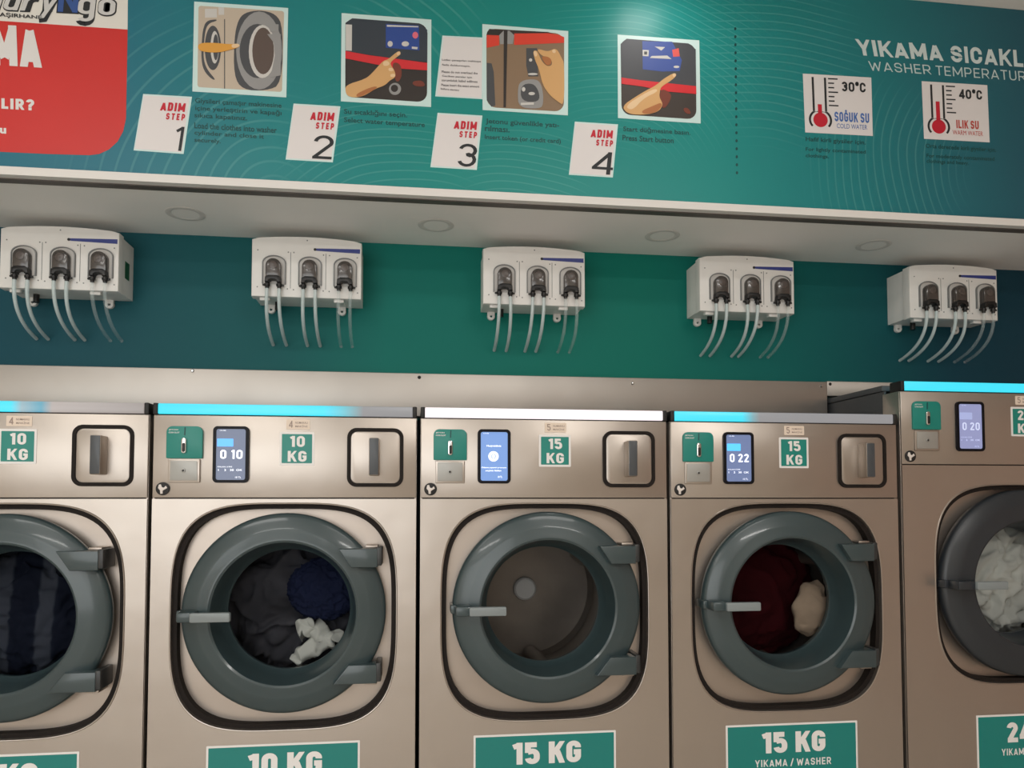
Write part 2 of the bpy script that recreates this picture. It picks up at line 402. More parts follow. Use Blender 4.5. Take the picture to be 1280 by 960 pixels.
# ------------------------------------------------------------------ room shell
YW, YB = 0.467, 0.049           # lower wall, banner front
XL, XR, YF = -2.6, 4.8, -4.7
WALLM = noisy(M('room_paint', (222, 212, 198), .8), (2, 2, 2), .05, 0)
SOFFIT = noisy(M('soffit_white', (242, 240, 236), .7), (2, 2, 2), .03, 0)
FLOORM = noisy(M('floor_tile', (204, 194, 182), .4), (1.5, 1.5, 1.5), .15, .1)
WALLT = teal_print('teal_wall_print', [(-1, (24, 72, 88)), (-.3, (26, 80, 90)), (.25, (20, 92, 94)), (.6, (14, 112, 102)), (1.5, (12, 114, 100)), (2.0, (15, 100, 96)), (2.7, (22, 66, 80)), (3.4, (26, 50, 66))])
def slab(name, *a, m):
    return struct(base_origin(finish(name, box(NB(), *a), m)))
slab('floor', XL, XR, YF, 1.0, FLOOR-.05, FLOOR, m=FLOORM)
slab('ceiling', XL, XR, YF, YB+.011, CEIL, CEIL+.05, m=SOFFIT)
slab('wall_left', XL-.05, XL, YF, 1.0, FLOOR, CEIL, m=WALLM)
slab('wall_right', XR, XR+.05, YF, 1.0, FLOOR, CEIL, m=noisy(M('warm_brown_paint', (206, 178, 164), .75), (2, 2, 2), .05, 0))
slab('wall_front', XL, XR, YF-.05, YF, FLOOR, CEIL, m=WALLM)
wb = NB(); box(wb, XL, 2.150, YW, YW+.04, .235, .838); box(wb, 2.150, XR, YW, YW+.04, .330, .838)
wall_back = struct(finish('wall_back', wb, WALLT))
slab('wall_service', XL, XR, .96, 1.0, FLOOR, .838, m=BODY)
slab('wall_upper', XL, XR, YB+.011, YW+.04, .838, CEIL+.05, m=SOFFIT)
slab('trim_1', XL, XR, YB-.012, YB+.0105, .838, .8605, m=M('trim_white', (224, 222, 218), .5))
slab('trim_shade', XL, XR, YB+.012, YB+.042, .8350, .8379, m=M('painted_shade_line', (88, 82, 77), .5))  # dark strip that paints the shade below the white trim
slab('trim_3', XL, XR, .03, .70, FLOOR, FLOOR+.12, m=M('plinth_dark', (60, 58, 56), .7))

# ------------------------------------------------------------------ washers
def superell(cx, cz, a, b, N, e=3.6, t0=0.):
    out = []
    for i in range(N):
        t = 2*PI*i/N; c, s = math.cos(t), math.sin(t)
        out.append((cx+a*math.copysign(abs(c)**(2/e), c), cz+b*math.copysign(abs(s)**(2/e), s)))
    return out
def resample(pts, cx, cz, N):
    """points of the outline at N equal angles about (cx, cz)"""
    out = []; n = len(pts)
    for i in range(N):
        t = 2*PI*i/N; d = (math.cos(t), math.sin(t)); best = None
        for j in range(n):
            (x0, z0), (x1, z1) = pts[j], pts[(j+1) % n]
            x0 -= cx; x1 -= cx; z0 -= cz; z1 -= cz
            ex, ez = x1-x0, z1-z0; den = d[0]*ez-d[1]*ex
            if abs(den) < 1e-12: continue
            r = (x0*ez-z0*ex)/den; s = (x0*d[1]-z0*d[0])/den
            if r > 0 and -1e-6 <= s <= 1+1e-6 and (best is None or r < best): best = r
        out.append((cx+best*d[0], cz+best*d[1]))
    return out
BOT = -1.255
def bar_mat(name, stops, strength):
    """status light strip: colour and glow along its length (0..1)"""
    m = M(name, (190, 190, 192), .3); n, l, p = nodes(m)
    tc = n.new('ShaderNodeTexCoord'); sp = n.new('ShaderNodeSeparateXYZ'); l.new(tc.outputs['Generated'], sp.inputs[0])
    r = n.new('ShaderNodeValToRGB'); el = r.color_ramp.elements
    while len(el) > 1: el.remove(el[-1])
    for i, (x, c) in enumerate(stops):
        e = el[0] if i == 0 else el.new(x)
        e.position = x; e.color = (*lin(c), 1)
    l.new(sp.outputs['X'], r.inputs[0]); l.new(r.outputs[0], p.inputs['Emission Color'])
    p.inputs['Emission Strength'].default_value = strength
    p.inputs['Base Color'].default_value = (*lin((80, 80, 82)), 1)
    return m
def screen_mat(name, c, e):
    m = M(name, c, .25, 0, e); return m

def washer(name, x, wd, dz, cx, cz, ring_r, label, kg, tagno, bar, screen, ring_m, sign_x, sign_t, hx=0., glass_r=.166):
    root = empty(name, (x, 0, FLOOR+.12)); tag(root, label, 'washing machine', 'row of coin washers')
    oz = -(FLOOR+.12)                        # parts are laid out in room heights
    def part(n, bm, mats, parent=None, smooth=True):
        for v in bm.verts: v.co.z += oz
        return finish(n, bm, mats, parent or root, smooth)
    seam, top = -.034+dz, .2205+dz
    # carcass: thin steel front return, darker painted sides, top lid, back
    b = NB()
    box(b, .004, .010, .085, .74, FLOOR+.12, top-.02); box(b, wd-.010, wd-.004, .085, .74, FLOOR+.12, top-.02)
    box(b, .0, wd, .09, .74, top-.018, top, .002)
    box(b, .004, wd-.004, .735, .745, FLOOR+.12, top-.02); box(b, .004, wd-.004, .04, .74, FLOOR+.12, BOT)
    part('body', b, BODY)
    for xa, xb in ((0, .006), (wd-.006, wd)):
        b = NB(); box(b, xa, xb, .006, .088, BOT, top-.03, .001); part('side_return', b, STEEL)
    # control panel
    b = NB(); box(b, .001, wd-.001, 0, .03, seam+.0015, top-.0305, .0022); cp = part('control_panel', b, STEEL)
    b = NB(); box(b, .004, wd-.004, .012, .05, seam-.004, seam+.004); part('panel_gap', b, BLACK)
    # front panel with the pressed door surround
    N = 128
    rect = [(.001, BOT), (wd-.001, BOT), (wd-.001, seam-.0015), (.001, seam-.0015)]
    scx, scz, sa, sb = wd/2, -.352+dz*.55, .296, .303
    outer = resample(rect, scx, scz, N)
    for c in rect:
        k = min(range(N), key=lambda i: (outer[i][0]-c[0])**2+(outer[i][1]-c[1])**2); outer[k] = c
    sup = resample(superell(scx, scz, sa, sb, 256), scx, scz, N)
    sc = lambda f: [(scx+(px-scx)*f, scz+(pz-scz)*f) for px, pz in sup]
    b = NB()
    rows = [(outer, .03), (outer, 0), (sc(1.012), 0), (sc(1.006), -.0025), (sc(1.0), -.002), (sc(.997), .001), (sc(.995), .010)]
    V = [[b.verts.new((p[0], y, p[1])) for p in L] for L, y in rows]
    for A, B in zip(V, V[1:]):
        for i in range(N): b.faces.new((A[i], A[(i+1) % N], B[(i+1) % N], B[i]))
    part('front_panel', b, STEEL)
    b = NB(); ring_prism(b, sc(.9965), sc(.955), .010, .056); part('surround_gasket', b, GASKET)
    b = NB()
    circ = [(cx+.2*math.cos(2*PI*i/N), cz+.2*math.sin(2*PI*i/N)) for i in range(N)]
    rows = [(sc(.992), .052), (sc(.992), .043), (sc(.988), .038), (sc(.95), .038), (circ, .038), (circ, .09)]
    V = [[b.verts.new((p[0], y, p[1])) for p in L] for L, y in rows]
    for A, B in zip(V, V[1:]):
        for i in range(N): b.faces.new((A[i], A[(i+1) % N], B[(i+1) % N], B[i]))
    part('inner_panel', b, STEEL2)
    # drum
    b = NB(); lathe(b, [(.2, .092), (.235, .12), (.235, .43), (.22, .45), (.0001, .455)], (cx, 0, cz), 64, cap=False)
    dr = part('drum', b, DRUM)
    for k in range(3):
        a = 2*PI*k/3+.6; b = NB()
        tube(b, [(cx+.215*math.cos(a), .14, cz+.215*math.sin(a)), (cx+.205*math.cos(a), .28, cz+.205*math.sin(a)), (cx+.215*math.cos(a), .42, cz+.215*math.sin(a))], .026, 12)
        part('lifter', b, DRUM, dr)
    b = NB(); lathe(b, [(.0001, .424), (.032, .425), (.038, .432), (.038, .454)], (cx, 0, cz), 32); part('hub', b, HUB, dr)
    # door
    k = ring_r/.268
    b = NB()
    lathe(b, [(.252*k, .036), (.264*k, .022), (.268*k, .010), (.268*k, -.004), (.264*k, -.011), (.256*k, -.016), (.229*k, -.0235), (.222*k, -.0255), (.217*k, -.0258), (.201, -.031), (.1955, -.0315), (.190, -.0285), (.187, -.020), (.180, .030), (.178, .036), (.170, .064), (.166, .069), (.166, .084), (.19, .084), (.2, .036)], (cx, 0, cz), 96, close=True)
    door = part('door', b, ring_m)
    b = NB(); lathe(b, [(.0001, .074), (.163, .074), (.1665, .0755), (.1665, .079), (.163, .0805), (.0001, .0805)], (cx, 0, cz), 64)
    part('door_glass', b, GLASS, door)
    b = NB()
    prism(b, rrect(cx-.226, cz-.011, cx-.126, cz+.013, .004), -.084, -.070, 0, .003)
    part('handle', b, LEVER, door)['label'] = 'pale grey door lever'
    b = NB()
    box(b, cx-.274*k, cx-.258*k, -.03, .03, cz-.011, cz+.013, .004); box(b, cx-.262*k, cx-.220, -.074, -.02, cz-.012, cz+.014, .005)
    part('latch', b, ring_m, door)
    for s in (1, -1):
        zc = cz+.155*s-.008
        b = NB()
        xl = (.162, .176) if s > 0 else (.143, .180)
        prism(b, [(cx+xl[1], zc-.025), (cx+.246, zc-.025), (cx+.246, zc+.025), (cx+xl[0]-.02, zc+.025)] if s > 0 else
              [(cx+xl[1]-.048, zc-.025), (cx+.246, zc-.025), (cx+.246, zc+.025), (cx+xl[0]+.028, zc+.025)], -.044, .01, 0, .003)
        h = part('hinge', b, ring_m, door)
        b = NB(); box(b, cx+.243, cx+.258, -.042, .042, zc-.021, zc+.029, .003)
        part('hinge_block', b, HINGE_CAP, h)
        b = NB(); box(b, cx+.212, cx+.246, -.02, .042, zc+(.0255 if s > 0 else -.033), zc+(.033 if s > 0 else -.0255), .002)
        part('hinge_bracket', b, STEEL2, h)
    # light strip
    b = NB(); box(b, .012, wd-.012, -.004, .05, top-.0285, top, .003); part('light_bar', b, bar)
    for xa in (0, wd-.012):
        b = NB(); box(b, xa, xa+.012, -.005, .052, top-.030, top+.001, .0025); part('light_bar_end_cap', b, BLACK)
    b = NB(); box(b, .012, wd-.012, -.001, .05, top-.0305, top-.0286); part('light_bar_rail', b, GASKET)
    # coin unit
    b = NB(); prism(b, rrect(.036, .073+dz, .129, .1595+dz, .012, rs=(.003, .003, .016, .016)), -.007, .001, 0, .0015)
    coin = part('coin_unit', b, TEAL)
    b = NB()
    prism(b, [(.0815, .135+dz), (.0845, .135+dz), (.0855, .156+dz), (.0825, .156+dz)], -.0082, -.0065)
    part('coin_slot', b, TEAL_INK, coin)
    b = NB(); prism(b, rrect(.0755, .086+dz, .089, .1280+dz, .006), -.0135, -.006, 0, .003); pl = part('coin_lever_plate', b, CHROME, coin)
    b = NB(); prism(b, rrect(.079, .090+dz, .0865, .114+dz, .0035), -.0155, -.012, 0, .001); part('reject_lever', b, PUMP_B, pl)
    b = NB(); tx(b, 'JETON', R(.042, .147+dz, .066, .151+dz), -.0074, .02); tx(b, 'COIN SLOT', R(.042, .140+dz, .070, .144+dz), -.0074, .02)
    part('lettering', b, WHITE, coin, 'flat')
    b = NB(); prism(b, rrect(.0415, .008+dz, .123, .0715+dz, .003), -.006, .001, 0, .002); cb = part('coin_box_door', b, CHROME if False else STEEL)
    b = NB(); prism(b, rrect(.0475, .014+dz, .117, .0665+dz, .003), -.0078, -.005, 0, .001); disc(b, (.0815, .040+dz), .0055, -.0105, -.007, 0, 16, .001)
    fc = part('coin_box_face', b, M('coin_box_grey', (160, 160, 156), .45, .5), cb)
    b = NB(); prism(b, rrect(.0804, .0368+dz, .0826, .0432+dz, .0008), -.0111, -.010); disc(b, (.0815, .040+dz), .003, -.0108, -.010, 0, 12)
    part('keyhole', b, BLACK, fc)
    # screen
    sx = .156+hx*.3
    b = NB(); ring_prism(b, rrect(sx, .0078+dz, sx+.0934, .1606+dz, .012, 6), rrect(sx+.0085, .0155+dz, sx+.0849, .1530+dz, .006, 6), -.008, .002)
    scr = part('screen_bezel', b, M('bezel_black', (16, 16, 22), .4, spec=.15))
    b = NB(); prism(b, rrect(sx+.0085, .0155+dz, sx+.0849, .1530+dz, .006, 6), -.0065, .001); sf = part('display', b, screen['m'], scr)
    X0, X1, Z0, Z1 = sx+.0085, sx+.0849, .0155+dz, .1530+dz
    P = lambda a0, c0, a1, c1: R(X0+(X1-X0)*a0, Z1-(Z1-Z0)*c1, X0+(X1-X0)*a1, Z1-(Z1-Z0)*c0)
    ys = -.0069
    b = NB()
    if screen['t']:
        strokes(b, screen['t'], P(.14, .41, .90, .585), ys, .17, .16, .54)
        part('time_digits', b, screen.get('tm', SCREEN_TXT), sf, 'flat'); b = NB()
        tx(b, 'KALAN SÜRE', P(.06, .725, .55, .755), ys, .0); tx(b, '1    2   30  OK', P(.08, .785, .90, .825), ys, .01)
        tx(b, '12:40', P(.12, .02, .32, .04), ys)
        tx(b, '10 TL', P(.66, .93, .86, .965), ys)
    else:
        tx(b, 'Hoşgeldiniz', P(.22, .265, .76, .315), ys, .02)
        disc(b, ((X0+X1)/2-.002, Z1-(Z1-Z0)*.50), .0145, ys, ys+.0004)
        tx(b, 'Ödeme yaparak programı', P(.03, .71, .95, .75), ys, .02); tx(b, 'seçiniz lütfen', P(.18, .775, .76, .815), ys, .02)
        tx(b, '12:40', P(.10, .02, .30, .04), ys); tx(b, '10 TL', P(.64, .90, .80, .94), ys, .02)
    part('display_text', b, screen.get('tm', SCREEN_TXT), sf, 'flat')
    b = NB()
    if screen['t']:
        prism(b, rrect(*(lambda q: (q[3][0], q[3][1], q[1][0], q[1][1]))(P(.03, .19, .58, .345)), .002), ys, ys+.0005)
        part('display_button', b, screen['bm'], sf)
    else:
        cxs, czs = (X0+X1)/2-.002, Z1-(Z1-Z0)*.50
        ring_prism(b, [(cxs+.007*math.cos(t*PI/12), czs+.007*math.sin(t*PI/12)) for t in range(24)], [(cxs+.005*math.cos(t*PI/12), czs+.005*math.sin(t*PI/12)) for t in range(24)], ys-.0004, ys)
        part('display_icon', b, M('icon_grey', (120, 150, 200), .4, 0, .5), sf)
    # weight sticker and number tag
    kx = .329+hx*.5
    b = NB(); prism(b, rrect(kx, .056+dz, kx+.0924, .1475+dz, .003), -.0012, .001); st = part('weight_sticker', b, WHITE)
    b = NB(); prism(b, rrect(kx+.006, .062+dz, kx+.0864, .1415+dz, .0015), -.0016, -.001); part('sticker_print', b, TEAL, st)
    b = NB()
    strokes(b, kg, R(kx+(.027 if kg != '24' else .022), .1065+dz, kx+.067, .1365+dz), -.002, .21, .13)
    strokes(b, 'KG', R(kx+.022, .066+dz, kx+.072, .0955+dz), -.002, .21, .14); part('lettering', b, WHITE, st, 'flat')
    tx0 = kx+.017
    b = NB(); prism(b, rrect(tx0, .1545+dz, tx0+.0627, .182+dz, .002), -.0012, .001); tg = part('number_tag', b, M('tag_beige', (222, 206, 190), .55))
    b = NB(); strokes(b, tagno, R(tx0+.007, .159+dz, tx0+.017, .178+dz), -.0016, .15)
    tx(b, 'NUMARALI', R(tx0+.024, .170+dz, tx0+.057, .1755+dz), -.0016, .01); tx(b, 'MAKİNE', R(tx0+.024, .1605+dz, tx0+.057, .167+dz), -.0016, .01)
    part('lettering', b, M('tag_ink', (150, 132, 122), .5), tg, 'flat')
    # soap drawer
    dx0 = .510+hx
    b = NB(); ring_prism(b, rrect(dx0, -.0024+dz, dx0+.1536, .1603+dz, .026, 8), rrect(dx0+.009, .0066+dz, dx0+.1446, .1513+dz, .019, 8), -.006, .004)
    dg = part('drawer_gasket', b, GASKET)
    b = NB(); prism(b, rrect(dx0+.009, .0066+dz, dx0+.1446, .1513+dz, .019, 8), -.004, .004, 0, .0025); df = part('soap_drawer', b, STEEL)
    b = NB(); box(b, dx0+.0615, dx0+.0885, -.050, -.003, .028+dz, .130+dz, .003); hd = part('handle', b, STEEL2, df)
    b = NB(); prism(b, rrect(dx0+.0630, .0295+dz, dx0+.0870, .1285+dz, .002), -.0515, -.049, 0, .0008); part('grip_face', b, M('grip_grey', (66, 70, 74), .35), hd)
    # key lock
    lx, lz = .028, -.0085+dz
    b = NB(); disc(b, (lx, lz), .0175, -.004, .001, 0, 32, .001); lk = part('key_lock', b, BLACK)
    b = NB(); prism(b, [(lx-.011, lz+.002), (lx-.006, lz-.004), (lx-.005, lz-.0135), (lx+.001, lz-.013), (lx+.001, lz-.005), (lx+.006, lz-.002), (lx+.0125, lz+.002), (lx+.009, lz+.008), (lx+.004, lz+.003), (lx-.001, lz+.004), (lx-.004, lz+.012), (lx-.009, lz+.011)], -.0055, -.0035, 0, .0005)
    part('lock_cylinder', b, M('lock_pale', (214, 206, 200), .4), lk)
    # big sign below the door
    s0, s1 = sign_x; zt, zb = -.691, -.905
    b = NB(); prism(b, rrect(s0, zb, s1, zt, .002), -.0015, .001); sg = part('sign', b, WHITE)
    b = NB(); prism(b, rrect(s0+.0055, zb+.0055, s1-.0055, zt-.0055, .001), -.0019, -.001); part('sign_print', b, TEAL_D, sg)
    b = NB(); q = s1-s0
    strokes(b, sign_t, R(s0+q*.265, -.775, s0+q*.75, -.715), -.0023, .235, .09)
    strokes(b, 'YIKAMA / WASHER', R(s0+q*.215, -.8135, s0+q*.79, -.793), -.0023, .17, .2, .62)
    part('lettering', b, WHITE, sg, 'flat')
    return root

CY, OFF, WHT = (0, 220, 245), (132, 132, 134), (255, 244, 246)
bars = [bar_mat('light_bar_mostly_white', [(0, CY), (.51, CY), (.55, (140, 170, 180)), (.62, (60, 150, 175)), (.66, (165, 155, 150)), (1, (140, 132, 128))], .9),
        bar_mat('light_bar_two_thirds_cyan', [(0, CY), (.64, CY), (.72, (90, 190, 205)), (.80, OFF), (1, OFF)], .9),
        bar_mat('light_bar_white', [(0, WHT), (1, WHT)], .95),
        bar_mat('light_bar_third_cyan', [(0, CY), (.30, CY), (.35, (110, 160, 170)), (.38, OFF), (1, OFF)], .9),
        bar_mat('light_bar_large_cyan', [(0, CY), (.59, CY), (.62, (160, 170, 180)), (1, OFF)], .9)]
S_GREY = screen_mat('screen_grey', (84, 94, 118), .62); S_BLUE = screen_mat('screen_blue', (100, 132, 186), .7)
S_MID = screen_mat('screen_slate', (92, 106, 142), .7); S_PALE = screen_mat('screen_pale', (122, 128, 166), .7)
B_BLUE = M('button_blue', (84, 160, 245), .4, 0, .75); B_CYAN = M('button_cyan', (80, 180, 240), .4, 0, .7); B_PALE = M('button_pale', (140, 150, 190), .4, 0, .7)
T_PALE = M('screen_pale_text', (176, 184, 212), .4, 0, .7)
W = [
 washer('washing_machine', -.7103, .700, 0, .350, -.342, .268, 'leftmost stainless washer, half its round door in view, navy clothes inside', '10', '4', bars[0], dict(m=S_GREY, t='0 12', bm=B_BLUE), RING, (.147, .545), '10 KG'),
 washer('washing_machine', 0, .700, 0, .350, -.342, .268, 'stainless washer with a white towel among charcoal laundry behind its round glass', '10', '4', bars[1], dict(m=S_GREY, t='0 10', bm=B_BLUE), RING, (.1508, .551), '10 KG'),
 washer('washing_machine', .7105, .712, 0, .358, -.340, .268, 'empty stainless washer in the middle whose whole light bar glows white', '15', '5', bars[2], dict(m=S_BLUE, t=None), RING, (.150, .554), '15 KG', .011),
 washer('washing_machine', 1.4333, .712, 0, .358, -.340, .268, 'stainless washer with dark red laundry, left of the tallest washer', '15', '5', bars[3], dict(m=S_MID, t='0 22', bm=B_CYAN), RING, (.158, .565), '15 KG', .010),
 washer('washing_machine', 2.160, .800, .1027, .401, -.292, .285, 'taller stainless washer at the right edge with a blackish door and white laundry', '24', '5', bars[4], dict(m=S_PALE, t='0 20', bm=B_PALE, tm=T_PALE), RING_D, (.225, .60), '24 KG', .08),
]

# ------------------------------------------------------------------ laundry in the drums
def cloth_mat(name, c, amount=.2, scale=9):
    return noisy(M(name, c, .9, spec=.2), (scale, scale, scale), amount, 0, .3)
def heap(name, loc, rad, m, label, seed, fold=.16, freq=2.6, sub=6):
    b = NB(); bmesh.ops.create_icosphere(b, subdivisions=sub, radius=1)
    for v in b.verts:
        d = v.co.normalized(); p = d*freq+Vector((seed*7.3, seed*3.1, seed))
        q = p+Vector((noise.noise(p*1.3), noise.noise(p*1.3+Vector((5, 1, 2))), noise.noise(p*1.3+Vector((9, 4, 7)))))*.7
        r = 1+fold*(1-2.2*abs(noise.noise(q)))+fold*.35*(1-2*abs(noise.noise(q*2.6)))
        v.co = Vector((d.x*rad[0]*r, d.y*rad[1]*r, d.z*rad[2]*r))
    o = finish(name, b, m, None, 'all')
    o.location = loc; tag(o, label, 'laundry'); return base_shift(o)
def base_shift(o):
    c = o.location.copy(); z = min(v.co.z for v in o.data.vertices)
    for v in o.data.vertices: v.co.z -= z
    o.location = c+Vector((0, 0, z)); return o
def garment(name, paths, m, label, seed, fold=.3, flat_y=1.):
    b = NB()
    for pts, rad in paths:
        pts = [Vector(p) for p in pts]; P, Rr = [], []
        for i in range(len(pts)-1):
            for k in range(16):
                t = k/16; P.append(pts[i].lerp(pts[i+1], t)); Rr.append(rad[i]*(1-t)+rad[i+1]*t)
        P.append(pts[-1]); Rr.append(rad[-1]); tube(b, P, Rr, 36)
    for v in b.verts:
        n3 = noise.noise_vector(v.co*34+Vector((seed, 0, 0)))*.012*fold/.3+noise.noise_vector(v.co*70+Vector((0, seed, 0)))*.002
        v.co += n3
        v.co.y = .137+(v.co.y-.137)*flat_y
    o = finish(name, b, m, None, 'all')
    return tag(base_origin(o), label, 'laundry')
L_NAVY = cloth_mat('cloth_navy', (30, 36, 52), .35, 7); L_GREY = cloth_mat('cloth_charcoal', (78, 77, 82), .45, 5)
L_RED = cloth_mat('cloth_dark_red', (58, 3, 10), .2, 6); L_CREAM = cloth_mat('cloth_cream', (172, 150, 128), .1)
L_WHITE = cloth_mat('cloth_white', (214, 214, 204), .08)
# door centres in room coordinates
C = [(-.3603, -.342), (.350, -.342), (1.0685, -.340), (1.7913, -.340), (2.561, -.292)]
STR = cloth_mat('cloth_navy_reflections', (22, 27, 42), .35, 7)
n_, l_, p_ = nodes(STR)
_tc = n_.new('ShaderNodeTexCoord'); _w = n_.new('ShaderNodeTexWave'); _w.inputs['Scale'].default_value = 2.6; _w.inputs['Distortion'].default_value = 2.4; _w.inputs['Detail'].default_value = 1; _w.inputs['Phase Offset'].default_value = 1.0
_r = n_.new('ShaderNodeValToRGB'); _r.color_ramp.elements[0].position = .62; _r.color_ramp.elements[0].color = (*lin((22, 27, 42)), 1); _r.color_ramp.elements[1].position = .78; _r.color_ramp.elements[1].color = (*lin((66, 70, 80)), 1)  # grey bands paint the door glass reflections into the cloth colour
l_.new(_tc.outputs['Object'], _w.inputs[0]); l_.new(_w.outputs['Fac'], _r.inputs[0]); l_.new(_r.outputs[0], p_.inputs['Base Color'])
heap('dark_clothes', (C[0][0], .235, C[0][1]-.02), (.185, .10, .18), STR, 'navy clothes with painted grey reflections tumbling in the leftmost washer', 3)
heap('grey_clothes', (C[1][0]-.01, .285, C[1][1]-.015), (.19, .105, .19), L_GREY, 'charcoal clothes filling the drum around a white towel', 5, .26, 2.2)
heap('blue_shirt', (C[1][0]+.085, .140, C[1][1]+.045), (.085, .028, .075), cloth_mat('cloth_blue', (30, 37, 64), .2), 'dark blue shirt bunched above the white towel in the drum', 11, .2)
wx, wz = C[1]
garment('white_towel', [([(wx+.030, .135, wz-.045), (wx+.035, .130, wz-.075), (wx+.060, .128, wz-.060), (wx+.085, .13, wz-.10), (wx+.045, .13, wz-.13), (wx+.005, .135, wz-.158)], [.020, .026, .026, .030, .024, .018]),
                       ([(wx+.080, .130, wz-.098), (wx+.118, .132, wz-.102), (wx+.140, .140, wz-.078)], [.026, .026, .014])], L_WHITE, 'crumpled white towel low among charcoal clothes in the drum', 2, .3, .9)
heap('red_blanket', (C[3][0]-.005, .275, C[3][1]), (.205, .10, .20), L_RED, 'dark red blanket filling the drum behind the round door', 8, .1, 1.8)
bx, bz = C[3]
garment('cream_cloth', [([(bx+.180, .140, bz+.035), (bx+.152, .134, bz+.005), (bx+.140, .130, bz-.04), (bx+.138, .134, bz-.09), (bx+.145, .14, bz-.12)], [.016, .044, .062, .050, .02])], L_CREAM, 'cream cloth at the right side of the dark red laundry', 5, .2, .5)
heap('white_bedding', (C[4][0], .235, C[4][1]), (.20, .115, .19), L_WHITE, 'white bedding in the drum of the tallest washer', 9, .22, 3.0)

# ------------------------------------------------------------------ steel ledge on the wall
def ledge(x0, x1, y0, z0, z1, label, screws):
    root = empty('wall_ledge', ((x0+x1)/2, (y0+YW)/2, z0)); tag(root, label, 'ledge')
    off = Vector(root.location)
    def part(n, b, m):
        for v in b.verts: v.co -= off
        return finish(n, b, m, root)
    b = NB(); box(b, x0, x1, y0, YW-.0005, z0, z1, .0025); part('cover', b, LEDGE)
    for sx, sz, dark in screws:
        b = NB(); lathe(b, [(.0001, -.004), (.003, -.0038), (.0055, -.001), (.006, .001)], (sx, y0, sz), 16); part('screw', b, BLACK if dark else CHROME)
    return root
ledge(XL+.01, 2.152, .395, .238, .3815, 'long brushed steel ledge on the teal wall behind the washers', [(-.012, .374, 0), (.7085, .368, 1), (1.437, .362, 0), (2.13, .366, 0)])
ledge(2.166, XR-.01, .420, .335, .3885, 'short pale ledge piece above the tallest washer', [(2.178, .378, 1)])

